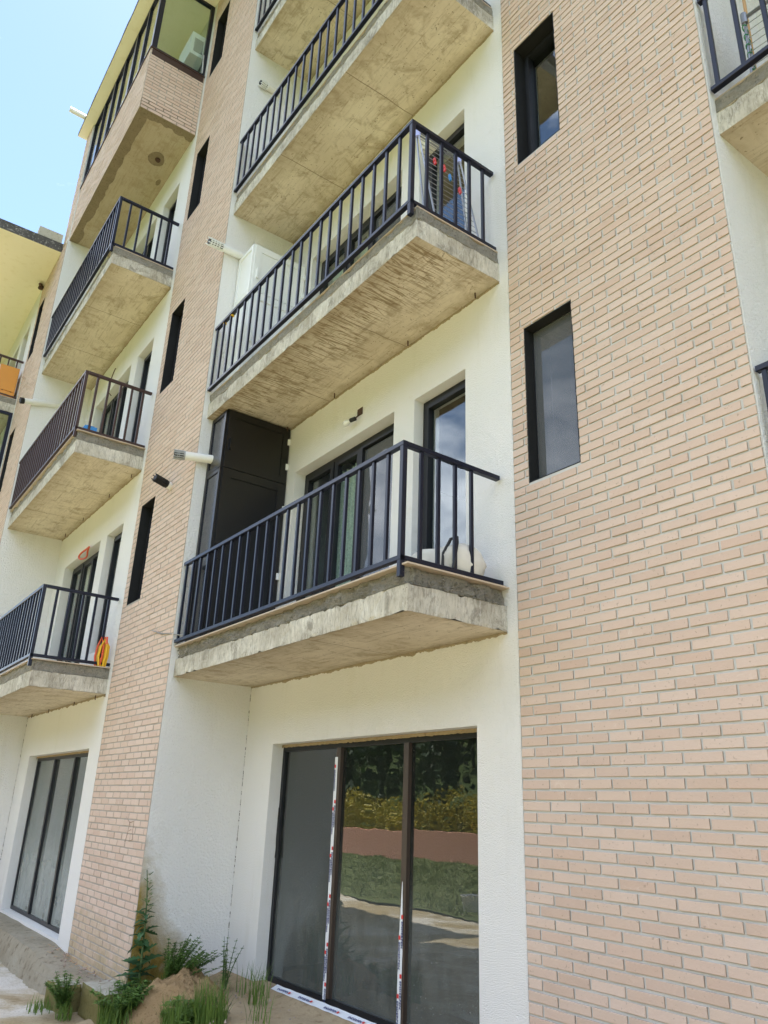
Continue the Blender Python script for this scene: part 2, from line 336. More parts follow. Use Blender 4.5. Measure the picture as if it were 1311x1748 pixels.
# ------------------------------------------------------------------ mesh helpers
class MB:
    def __init__(s): s.v = []; s.f = []; s.m = []; s.tone = []
    def quad(s, pts, m=0, tone=0.0):
        i = len(s.v); s.v += [tuple(p) for p in pts]; s.f.append(tuple(range(i, i + len(pts)))); s.m.append(m); s.tone.append(tone)
    def box(s, x0, x1, y0, y1, z0, z1, m=0, skip='', tone=0.0):
        a = [(x0, y0, z0), (x1, y0, z0), (x1, y1, z0), (x0, y1, z0), (x0, y0, z1), (x1, y0, z1), (x1, y1, z1), (x0, y1, z1)]
        i = len(s.v); s.v += a
        for k, q in (('b', (0, 3, 2, 1)), ('t', (4, 5, 6, 7)), ('f', (0, 1, 5, 4)), ('r', (1, 2, 6, 5)), ('k', (2, 3, 7, 6)), ('l', (3, 0, 4, 7))):
            if k not in skip: s.f.append(tuple(i + j for j in q)); s.m.append(m); s.tone.append(tone)
    def tube(s, pts, r, n=8, m=0, caps=True, tone=0.0):
        pts = [Vector(p) for p in pts]; rs = r if isinstance(r, (list, tuple)) else [r] * len(pts)
        base = len(s.v); prev = None
        for k, p in enumerate(pts):
            d = (pts[min(k + 1, len(pts) - 1)] - pts[max(k - 1, 0)]).normalized()
            if prev is None: a = d.orthogonal().normalized()
            else: a = (prev - d * prev.dot(d)).normalized()
            prev = a; b = d.cross(a)
            for j in range(n):
                t = 2 * math.pi * j / n
                s.v.append(tuple(p + (a * math.cos(t) + b * math.sin(t)) * rs[k]))
        for k in range(len(pts) - 1):
            for j in range(n):
                q = (base + k * n + j, base + k * n + (j + 1) % n, base + (k + 1) * n + (j + 1) % n, base + (k + 1) * n + j)
                s.f.append(q); s.m.append(m); s.tone.append(tone)
        if caps:
            s.f.append(tuple(base + j for j in reversed(range(n)))); s.m.append(m); s.tone.append(tone)
            e = base + (len(pts) - 1) * n
            s.f.append(tuple(e + j for j in range(n))); s.m.append(m); s.tone.append(tone)
    def grid(s, o, u, v, nu, nv, fn=None, m=0):
        """patch o + a*u + b*v, displaced by fn(point, a, b)"""
        o, u, v = Vector(o), Vector(u), Vector(v); base = len(s.v)
        for j in range(nv + 1):
            for i in range(nu + 1):
                p = o + u * (i / nu) + v * (j / nv)
                if fn: p = p + fn(p, i / nu, j / nv)
                s.v.append(tuple(p))
        for j in range(nv):
            for i in range(nu):
                a = base + j * (nu + 1) + i
                s.f.append((a, a + 1, a + nu + 2, a + nu + 1)); s.m.append(m); s.tone.append(0.0)
    def mesh(s, name, mats, smooth=False):
        me = bpy.data.meshes.new(name); me.from_pydata(s.v, [], s.f)
        for x in mats: me.materials.append(MT[x] if isinstance(x, str) else x)
        me.polygons.foreach_set('material_index', s.m)
        if any(s.tone):
            at = me.attributes.new('tone', 'FLOAT', 'FACE'); at.data.foreach_set('value', s.tone)
        if smooth: me.polygons.foreach_set('use_smooth', [True] * len(me.polygons))
        me.update(); return me
    def obj(s, name, mats, parent=None, loc=(0, 0, 0), smooth=False, **props):
        if isinstance(mats, str): mats = [mats]
        return put(name, s.mesh(name, mats, smooth), parent, loc, **props)

def put(name, me, parent=None, loc=(0, 0, 0), rot=None, **props):
    o = bpy.data.objects.new(name, me); COL.objects.link(o)
    o.parent = parent; o.location = loc
    if rot: o.rotation_euler = rot
    for k, v in props.items(): o[k] = v
    return o
def empty(name, loc=(0, 0, 0), parent=None, **props):
    o = put(name, None, parent, loc, **props); o.empty_display_size = 0.2; return o
def thing(name, label, cat, loc=(0, 0, 0), group=None):
    o = empty(name, loc, label=label, category=cat)
    if group: o['group'] = group
    return o
def tag(o, label, cat, group=None):
    o['label'] = label; o['category'] = cat
    if group: o['group'] = group
    return o
def nv(p, s=1.0):
    return noise.noise(Vector(p) * s)
def fbm(p, s=1.0, o=4):
    return noise.fractal(Vector(p) * s, 0.9, 2.1, o)

# ------------------------------------------------------------------ dimensions (metres)
D, LX, XB, XS, DS = 0.9607, 5.9326, 4.046, 3.9426, 0.902
ZA, H = 2.872, 3.0                      # soffit of the first balcony, storey height
ZR = 14.87                              # roof soffit
SEC = {k: (-k * LX, -k * D) for k in (-1, 0, 1, 2, 3)}
DOOR = (0.597, 2.490, 3.187, 5.240)
SIDE = (2.802, 3.507, 3.500, 5.230)
SHOP = (0.598, 3.616, 0.165, 2.248)
SLIT = (4.199, 4.682)
def slit_z(n, k=0):
    if k == 0 and n == 2: return 6.949, 8.333
    return 3.935 + H * (n - 1), 5.266 + H * (n - 1)

def wall_holes(mb, x0, x1, z0, z1, holes, y, depth, m=0, mr=None, rev=True):
    """front face in the plane y, looking towards -y, with openings and their reveals"""
    mr = m if mr is None else mr
    xs = sorted({x0, x1, *[h[0] for h in holes], *[h[1] for h in holes]})
    zs = sorted({z0, z1, *[h[2] for h in holes], *[h[3] for h in holes]})
    for a, b in zip(xs, xs[1:]):
        for c, e in zip(zs, zs[1:]):
            if any(h[0] <= a and b <= h[1] and h[2] <= c and e <= h[3] for h in holes): continue
            mb.quad([(a, y, c), (b, y, c), (b, y, e), (a, y, e)], m)
            mb.quad([(a, y + depth, c), (a, y + depth, e), (b, y + depth, e), (b, y + depth, c)], m)
    if rev:
        for a, b, c, e in holes:
            y2 = y + depth
            mb.quad([(a, y, c), (a, y, e), (a, y2, e), (a, y2, c)], mr)
            mb.quad([(b, y, c), (b, y2, c), (b, y2, e), (b, y, e)], mr)
            mb.quad([(a, y, e), (b, y, e), (b, y2, e), (a, y2, e)], mr)
            mb.quad([(a, y, c), (a, y2, c), (b, y2, c), (b, y, c)], mr)

# ------------------------------------------------------------------ the setting
def setting(mb, name, mat, kind='structure', smooth=False):
    return mb.obj(name, mat, None, kind=kind, smooth=smooth)
g = MB(); g.quad([(-600, -600, -0.32), (600, -600, -0.32), (600, 600, -0.32), (-600, 600, -0.32)]); setting(g, 'ground', 'hill')
def pavefn(p, a, b):
    return Vector((0, 0, 0.022 * fbm(p, 1.1) + 0.006 * nv(p, 9)))
g = MB(); g.grid((-34, -6.9, -0.155), (54, 0, 0), (0, 6.6, 0), 270, 44, pavefn); setting(g, 'pavement', 'pave', smooth=True)
def lawnfn(p, a, b):
    edge = 0.35 * nv((p.x * 0.5, 3, 0)) * (1 if b > 0.99 else 0)
    return Vector((0, edge, 0.05 * fbm(p, 0.5)))
g = MB(); g.grid((-60, -24, -0.12), (100, 0, 0), (0, 17.5, 0), 120, 40, lawnfn); setting(g, 'lawn', 'lawn', smooth=True)
def hillfn(p, a, b):
    d = max(0, -22 - p.y)
    return Vector((0, 0, 0.46 * d + 1.8 * fbm((p.x * 0.05, p.y * 0.05, 0)) * min(1, d / 6)))
g = MB(); g.grid((-170, -150, -0.25), (290, 0, 0), (0, 130, 0), 70, 44, hillfn); setting(g, 'hillside', 'hill', smooth=True)

# wall along the lawn, seen in the window glass
g = MB(); g.grid((-60, -16.9, -0.2), (72, 0.1, 0), (0, 0, 1.12), 90, 3, lambda p, a, b: Vector((0, 0, 0.05 * nv((p.x * 0.2, 0, 0)) if b > 0.9 else 0)))
g.grid((-60, -17.15, -0.2), (72, 0.1, 0), (0, 0, 1.12), 90, 3)
g.grid((-60, -17.15, 0.92), (72, 0.1, 0), (0, 0.25, 0), 90, 1, lambda p, a, b: Vector((0, 0, 0.05 * nv((p.x * 0.2, 0, 0)))))
tag(g.obj('garden_wall', 'terra'), 'low terracotta rendered wall behind the lawn, seen reflected in the shop glass', 'wall')

# ledge of worn concrete under the left bay and the sandy ground before the near window
def ledgefn(p, a, b):
    return Vector((0.0, 0.035 * fbm(p, 2.6), 0.018 * fbm(p + Vector((7, 0, 0)), 3.0)))
g = MB()
LX0, LX1 = -14.0, -0.47
def ledge_end(x): return -1.26 + (0.06 * nv((x * 1.3, 5, 0)))
n = 220
rows = []
for i in range(n + 1):
    x = LX0 + (LX1 - LX0) * i / n; e = ledge_end(x); c = 0.04 * nv((x * 4, 1, 2)) + 0.025 * nv((x * 13, 4, 2))
    zt = 0.125 + 0.012 * nv((x * 2, 0, 0)) - (0.09 * max(0, min(1, (x + 2.4) / 1.0)) if x > -2.4 else 0)
    rows.append([(x, -0.95, zt + 0.008), (x, e + 0.10, zt + 0.004 * nv((x * 9, 0, 0))), (x, e + 0.02 + c * 0.5, zt - 0.018), (x, e + c * 0.4 - 0.012, zt - 0.09 + 0.02 * nv((x * 11, 8, 0))),
                 (x, e + c * 0.6 - 0.03, 0.0 - 0.03), (x, e - 0.07 + c, -0.175)])
b0 = len(g.v)
for r in rows: g.v += r
for i in range(n):
    for j in range(5):
        a = b0 + i * 6 + j; g.f.append((a, a + 1, a + 7, a + 6)); g.m.append(0); g.tone.append(0)
g.f.append(tuple(b0 + n * 6 + j for j in range(6))); g.m.append(0); g.tone.append(0)
setting(g, 'ledge', 'ledge')
def sandfn(p, a, b):
    z = 0.0
    t = max(0.0, min(1.0, (-0.55 - p.y) / 0.95)); t = t * t * (3 - 2 * t)
    z -= 0.30 * t
    w_ = max(0.0, min(1.0, (p.y + 0.24) / 0.22)); z += 0.044 * w_ * w_
    z += (0.022 * fbm(p, 1.6) + 0.008 * fbm(p, 9)) * (1 - 0.75 * w_)
    return Vector((0, 0, z))
g = MB(); g.grid((-0.02, -1.75, 0.128), (10.0, 0, 0), (0, 1.90, 0), 200, 44, sandfn); setting(g, 'soil', 'sand', smooth=True)

# ------------------------------------------------------------------ the building
B = thing('apartment_building', 'stepped apartment block with pink brick piers, cream stucco bays and dark railed balconies', 'building', (0, 0, 0))

# back-projection test used to sort bricks by their size in the photograph
def proj(p):
    v = Vector(p) - CAM; z = v.dot(f_)
    if z < 0.1: return None
    return 0.5 * 1311 + 1324.976 * v.dot(r_) / z, 0.5 * 1748 - 1324.976 * v.dot(u_) / z, z

BRICKS = []     # (x0, x1, y, z0, z1, axis)
def lay_bricks(x0, x1, z0, z1, holes, y, odd=0, zoff=1.955, axis='y', end=None):
    CH = 0.06567; k0 = math.floor((z0 - zoff) / CH); k = k0
    while True:
        zb = zoff + CH * k
        if zb > z1: break
        a, b = max(zb, z0 + 0.001), min(zb + 0.0525, z1 - 0.001)
        k += 1
        if b - a < 0.012: continue
        x = x0 + 0.006 if (k + odd) % 2 else x0 + 0.006 - 0.119
        while x < x1:
            p, q = max(x, x0 + 0.004), min(x + 0.2255, x1 - 0.004)
            x += 0.2405
            if q - p < 0.014: continue
            spans = [(p, q, a, b)]
            for h in holes:
                new = []
                for (p_, q_, a_, b_) in spans:
                    if h[0] - 0.006 >= q_ or h[1] + 0.006 <= p_ or h[2] - 0.004 >= b_ or h[3] + 0.004 <= a_: new.append((p_, q_, a_, b_)); continue
                    if p_ < h[0] - 0.014: new.append((p_, h[0] - 0.002, a_, b_))
                    if q_ > h[1] + 0.014: new.append((h[1] + 0.002, q_, a_, b_))
                    if p_ > h[0] - 0.24 and q_ < h[1] + 0.24:
                        if b_ > h[3] + 0.02: new.append((p_, q_, h[3] + 0.004, b_))
                        elif a_ < h[2] - 0.02: new.append((p_, q_, a_, h[2] - 0.004))
                spans = new
            for s_ in spans: BRICKS.append((*s_, y, axis, end))

def brick_face(mb, p, q, a, b, y, tone, jit=True, axis='y', end=None):
    """one proud brick with slightly rounded arrises"""
    j = (lambda s: R.uniform(-s, s)) if jit else (lambda s: 0.0)
    pr = (0.0042 if y < -0.5 and axis == 'y' else 0.0078) + j(0.0014); c = 0.0024
    p += j(0.0022); q += j(0.0022); a += j(0.0014); b += j(0.0014)
    tl = j(0.0016); tz = j(0.0012)
    yy = [y - pr + tl, y - pr - tl]
    o = [(p, y + 0.001, a), (q, y + 0.001, a), (q, y + 0.001, b), (p, y + 0.001, b)]
    s1 = [(p, yy[0] + c, a), (q, yy[1] + c, a), (q, yy[1] + c, b), (p, yy[0] + c, b)]
    f = [(p + c, yy[0] + tz, a + c), (q - c, yy[1] + tz, a + c), (q - c, yy[1] - tz, b - c), (p + c, yy[0] - tz, b - c)]
    if axis == 'x':       # a face looking towards +x: swap the axes, the wall plane is at x = end
        T = lambda P: [(end - (v[1] - y), v[0], v[2]) for v in P]
        o, s1, f = T(o), T(s1), T(f)
    i = len(mb.v); mb.v += o + s1 + f
    for k in range(4):
        n = (k + 1) % 4
        mb.f.append((i + k, i + n, i + 4 + n, i + 4 + k)); mb.f.append((i + 4 + k, i + 4 + n, i + 8 + n, i + 8 + k))
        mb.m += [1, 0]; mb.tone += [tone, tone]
    mb.f.append((i + 8, i + 9, i + 10, i + 11)); mb.m.append(0); mb.tone.append(tone)

brick_walls = {}
def section(k):
    ox, oy = SEC[k]
    top = ZR if k != 2 and k != 3 else ZA + 3 * H
    ph = 0.003
    # --- cream back wall of the recess
    holes = [SHOP]
    for n in range(3 if k >= 2 else 4):
        if k == 1 and n == 3: continue
        z = H * n
        holes += [(DOOR[0], DOOR[1], DOOR[2] + z, DOOR[3] + z), (SIDE[0], SIDE[1], SIDE[2] + z, SIDE[3] + z)]
    mb = MB()
    wall_holes(mb, 0, XB, -0.2, top, holes, -ph, 0.30)
    mb.obj('stucco_wall', 'stucco', B, (ox, oy, 0))
    # --- wall returning at the step, looking towards +x
    mb = MB()
    y0, y1 = oy - D, oy - ph
    zt = ZR if k in (-1, 0, 1) else ZA + 3 * H
    zt0 = -0.2
    mb.box(ox - 0.20, ox, y0 + 0.004, oy + 10, zt0, zt, 0, 't')
    mb.obj('return_wall', 'stucco_rough', B)
    # --- brick wall / pier
    sl = []
    for n in (1, 2, 3, 4):
        a, b = slit_z(n, k)
        if b < top: sl.append((SLIT[0], SLIT[1], a, b))
    mb = MB(); wall_holes(mb, XB, LX - 0.004, -0.2, top, sl, 0.0, 0.30, rev=False)
    mb.quad([(LX - 0.004, 0, -0.2), (LX - 0.004, 0.02, -0.2), (LX - 0.004, 0.02, top), (LX - 0.004, 0, top)])
    brick_walls[k] = mb.obj('brick_wall', 'mortar' if k < 1 else 'mortar_dark', B, (ox, oy, 0))
    n0 = len(BRICKS)
    lay_bricks(XB, LX - 0.004, -0.12 if k < 1 else 0.06, top, sl, 0.0)
    for i in range(n0, len(BRICKS)):
        p, q, a, b, y, ax, en = BRICKS[i]; BRICKS[i] = (p + ox, q + ox, a, b, y + oy, ax, k)
    for s_ in sl: slit_window(ox, oy, s_)

def bars(mb, x0, x1, z0, z1, w, y0, y1, m=0):
    mb.box(x0, x0 + w, y0, y1, z0, z1, m); mb.box(x1 - w, x1, y0, y1, z0, z1, m)
    mb.box(x0 + w, x1 - w, y0 + 0.001, y1 - 0.001, z1 - w, z1, m); mb.box(x0 + w, x1 - w, y0 + 0.001, y1 - 0.001, z0, z0 + w, m)

def slit_window(ox, oy, h):
    x0, x1, z0, z1 = h
    w = empty('window', (ox, oy, 0), B)
    mb = MB(); t = 0.008
    mb.box(x0, x0 + t, -0.002, 0.28, z0, z1); mb.box(x1 - t, x1, -0.002, 0.28, z0, z1)
    mb.box(x0 + t, x1 - t, -0.001, 0.28, z1 - t, z1); mb.box(x0 + t, x1 - t, -0.001, 0.28, z0, z0 + t)
    mb.obj('reveal_lining', 'reveal', w)
    screen = ox == 0 and z0 < 5
    fw = 0.008 if screen else 0.034
    mb = MB(); bars(mb, x0 + t, x1 - t, z0 + t, z1 - t, fw, 0.085 if screen else 0.125, 0.195); mb.obj('frame', 'pvc', w)
    a_ = t + fw
    if not screen:
        mb = MB(); bars(mb, x0 + a_ - 0.006, x1 - a_ + 0.006, z0 + a_ - 0.006, z1 - a_ + 0.006, 0.032, 0.112, 0.178); mb.obj('sash', 'pvc', w); a_ += 0.024
    mb = MB(); mb.box(x0 + a_, x1 - a_, 0.091 if screen else 0.145, 0.097 if screen else 0.151, z0 + a_, z1 - a_); mb.obj('pane', 'screen' if screen else 'glass', w)

def shop_window(k):
    ox, oy = SEC[k]
    x0, x1, z0, z1 = SHOP
    w = empty('shop_window', (ox, oy, 0), B)
    y = 0.12
    mb = MB(); bars(mb, x0 + 0.004, x1 - 0.004, z0 + 0.005, z1 - 0.022, 0.045, y, y + 0.06); mb.obj('frame', 'pvc', w)
    ms = [1.655, 2.655]
    for a in ms:
        mb = MB(); mb.box(a - 0.032, a + 0.032, y - 0.012, y + 0.058, z0 + 0.05, z1 - 0.067); mb.obj('mullion', 'pvc_brown' if k == 0 else 'pvc', w)
    xs = [x0 + 0.049, ms[0] - 0.032, ms[0] + 0.032, ms[1] - 0.032, ms[1] + 0.032, x1 - 0.049]
    for i in range(3):
        mb = MB(); mb.box(xs[2 * i], xs[2 * i + 1], y + 0.022, y + 0.028, z0 + 0.05, z1 - 0.067); mb.obj('pane', 'glass_dusty' if k == 0 else 'glass_grime', w)
    # crumbs of yellowed foam and render along the head
    mb = MB()
    mb.grid((x0 + 0.002, y - 0.004, z1 - 0.03), (x1 - x0 - 0.004, 0, 0), (0, 0, 0.028), 120, 2,
            lambda p, a, b: Vector((0, -0.01 - 0.012 * abs(nv(p, 14)), (0.008 * nv((p.x * 23, k, 0)) + 0.006 * nv((p.x * 61, k, 0)) if b < 0.1 else 0))))
    mb.obj('foam_bead', 'sand', w)
    return w

def film(w, x, z0, z1, y, wtop, wbot, lines, seed, skew=0.0):
    """strip of protective film left on a mullion, printed with the maker's word"""
    rr = random.Random(seed); mb = MB(); n = 40
    L, Rr = [], []
    for i in range(n + 1):
        t = i / n; z = z1 + (z0 - z1) * t; ww = wtop + (wbot - wtop) * min(1, t * 2.2) + rr.uniform(-0.0015, 0.0015)
        cx = x + skew * t
        L.append((cx - ww / 2 + rr.uniform(-0.001, 0.001), y - 0.003 - 0.002 * abs(nv((z * 7, seed, 0))), z)); Rr.append((cx + ww / 2, y - 0.003, z))
    for i in range(n):
        mb.quad([L[i], L[i + 1], Rr[i + 1], Rr[i]], 0)
        mb.quad([(L[i][0], y, L[i][2]), L[i], L[i + 1], (L[i + 1][0], y, L[i + 1][2])][::-1], 0)
    for (dx, zs, size) in lines:
        for zt in zs:
            if zt > z1 - 0.05: continue
            s_ = (z1 - zt) / (z1 - z0) * skew
            tm, wd = word(size)
            for q, mi in tm:
                # text runs downwards: local x -> -z, local y -> +x
                mb.quad([(x + s_ + dx + v[1], y - 0.0055, zt - 0.05 - v[0]) for v in q], mi)
            mb.quad([(x + s_ + dx + a_, y - 0.0055, zt - b_) for a_, b_ in ((-0.003, 0.034), (0.021, 0.034), (0.021, 0.006), (-0.003, 0.006))], 2)
    return mb.obj('protective_film', ['film', 'ink_blue', 'ink_red'], w)
_word = {}
def word(size):
    if size in _word: return _word[size]
    cu = bpy.data.curves.new('lettering', 'FONT'); cu.body = 'ENDERPEN'; cu.size = size; cu.resolution_u = 2
    cu.space_character = 1.1; cu.offset = 0.0011
    o = bpy.data.objects.new('lettering', cu); COL.objects.link(o)
    bpy.context.view_layer.update()
    me = bpy.data.meshes.new_from_object(o.evaluated_get(bpy.context.evaluated_depsgraph_get()))
    out = [([(me.vertices[i].co.x * 1.3, me.vertices[i].co.y, 0) for i in p.vertices], 1) for p in me.polygons]
    wd = 1.3 * max(v.co.x for v in me.vertices)
    bpy.data.objects.remove(o); bpy.data.curves.remove(cu); bpy.data.meshes.remove(me)
    _word[size] = (out, wd); return _word[size]

def balcony_door(k, n, style):
    ox, oy = SEC[k]; z = H * n
    x0, x1, z0, z1 = DOOR; z0 += z; z1 += z; y = 0.135
    w = empty('balcony_door', (ox, oy, 0), B)
    mb = MB(); bars(mb, x0 + 0.003, x1 - 0.003, z0 + 0.003, z1 - 0.004, 0.05, y, y + 0.07); mb.obj('frame', 'pvc', w)
    ms = [x0 + 0.045, 1.235, 1.735, x1 - 0.045]
    for i in range(3):
        a, b = ms[i], ms[i + 1]
        mb = MB(); bars(mb, a + 0.004, b - 0.004, z0 + 0.05, z1 - 0.05, 0.062 if i < 2 else 0.045, y - (0.016 if i != 1 else 0.004), y + 0.05); mb.obj('sash', 'pvc', w)
        e = 0.064 if i < 2 else 0.047
        mb = MB(); mb.box(a + e, b - e, y + 0.02, y + 0.026, z0 + 0.11, z1 - 0.11)
        mb.obj('pane', 'screen' if (i == 2 and k == 0) else 'glass', w)
    if style == 'curtain':
        mb = MB()
        mb.grid((1.10, 0.25, z0), (0.72, 0, 0), (0, 0, 1.9), 90, 2, lambda p, a, b: Vector((0, 0.035 * math.sin(a * 46 + 1.5 * b) + 0.02 * math.sin(a * 19), 0)))
        mb.obj('curtain', 'curtain', w, smooth=True)
    else:
        mb = MB()
        mb.grid((0.62, 0.265, z0), (1.84, 0, 0), (0, 0, 1.98), 160, 2, lambda p, a, b: Vector((0, 0.018 * math.sin(a * 90 + b), 0)))
        mb.obj('curtain', 'drape' if k else 'curtain', w, smooth=True)
    x0, x1, z0, z1 = SIDE; z0 += z; z1 += z
    w = empty('window', (ox, oy, 0), B)
    mb = MB(); bars(mb, x0 + 0.003, x1 - 0.003, z0 + 0.003, z1 - 0.004, 0.05, y - 0.03, y + 0.04); mb.obj('frame', 'pvc', w)
    mb = MB(); bars(mb, x0 + 0.046, x1 - 0.046, z0 + 0.046, z1 - 0.047, 0.05, y - 0.046, y + 0.02); mb.obj('sash', 'pvc', w)
    mb = MB(); mb.box(x0 + 0.094, x1 - 0.094, y - 0.012, y - 0.006, z0 + 0.094, z1 - 0.095); mb.obj('pane', 'glass', w)

# baluster meshes shared by every railing
def tube_mesh(name, mat, wx, wy, h):
    mb = MB(); c = 0.003
    a = [(-wx / 2 + c, -wy / 2), (wx / 2 - c, -wy / 2), (wx / 2, -wy / 2 + c), (wx / 2, wy / 2 - c), (wx / 2 - c, wy / 2), (-wx / 2 + c, wy / 2), (-wx / 2, wy / 2 - c), (-wx / 2, -wy / 2 + c)]
    for i in range(8):
        p, q = a[i], a[(i + 1) % 8]
        mb.quad([(p[0], p[1], 0), (q[0], q[1], 0), (q[0], q[1], h), (p[0], p[1], h)])
    mb.quad([(x, y, h) for x, y in a]); mb.quad([(x, y, 0) for x, y in reversed(a)])
    return mb.mesh(name, [mat])
BAL = {}
def rail(mb, p, q, w, h):
    """square rail with eased arrises between two points"""
    p, q = Vector(p), Vector(q); d = (q - p).normalized(); s = Vector((d.y, -d.x, 0)).normalized() * (w / 2); u = Vector((0, 0, 1)) * (h / 2); c = 0.85
    prof = [s * c - u, s - u * c, s + u * c, s * c + u, -s * c + u, -s + u * c, -s - u * c, -s * c - u]
    b = len(mb.v); mb.v += [tuple(p + o) for o in prof] + [tuple(q + o) for o in prof]
    for i in range(8):
        mb.f.append((b + i, b + (i + 1) % 8, b + 8 + (i + 1) % 8, b + 8 + i)); mb.m.append(0); mb.tone.append(0)
    mb.f.append(tuple(b + i for i in reversed(range(8)))); mb.f.append(tuple(b + 8 + i for i in range(8))); mb.m += [0, 0]; mb.tone += [0, 0]

def railing(bal, mat, ztop, seed, xr=XS - 0.052, yf=-DS - 0.024, n=15, ne=4, full=True):
    if mat not in BAL: BAL[mat] = (tube_mesh('baluster', mat, 0.030, 0.024, 0.83), tube_mesh('corner_post', mat, 0.040, 0.040, 0.975))
    zb, zt = ztop + 0.050, ztop + 0.892        # ztop = floor level
    mb = MB(); rail(mb, (0.012, yf, zt), (xr + 0.022, yf, zt), 0.046, 0.036); mb.obj('handrail', mat, bal)
    mb = MB(); rail(mb, (xr, yf + 0.025, zt + 0.001), (xr, -0.02, zt - 0.012), 0.046, 0.036); mb.obj('handrail', mat, bal)
    mb = MB(); rail(mb, (0.012, yf, zb), (xr + 0.02, yf, zb), 0.044, 0.034); mb.obj('bottom_rail', mat, bal)
    mb = MB(); rail(mb, (xr, yf + 0.023, zb + 0.001), (xr, 0.0, zb), 0.044, 0.034); mb.obj('bottom_rail', mat, bal)
    put('corner_post', BAL[mat][1], bal, (xr, yf, zb - 0.130))
    sp = (xr - 0.05) / n
    for i in range(n):
        put('baluster', BAL[mat][0], bal, (0.055 + sp * i + R.uniform(-0.006, 0.006), yf, zb + 0.012), (0, R.uniform(-0.004, 0.004), 0))
    for i in range(1, ne + 1):
        put('baluster', BAL[mat][0], bal, (xr, yf + 0.158 * i, zb + 0.012), (0, 0, math.pi / 2))

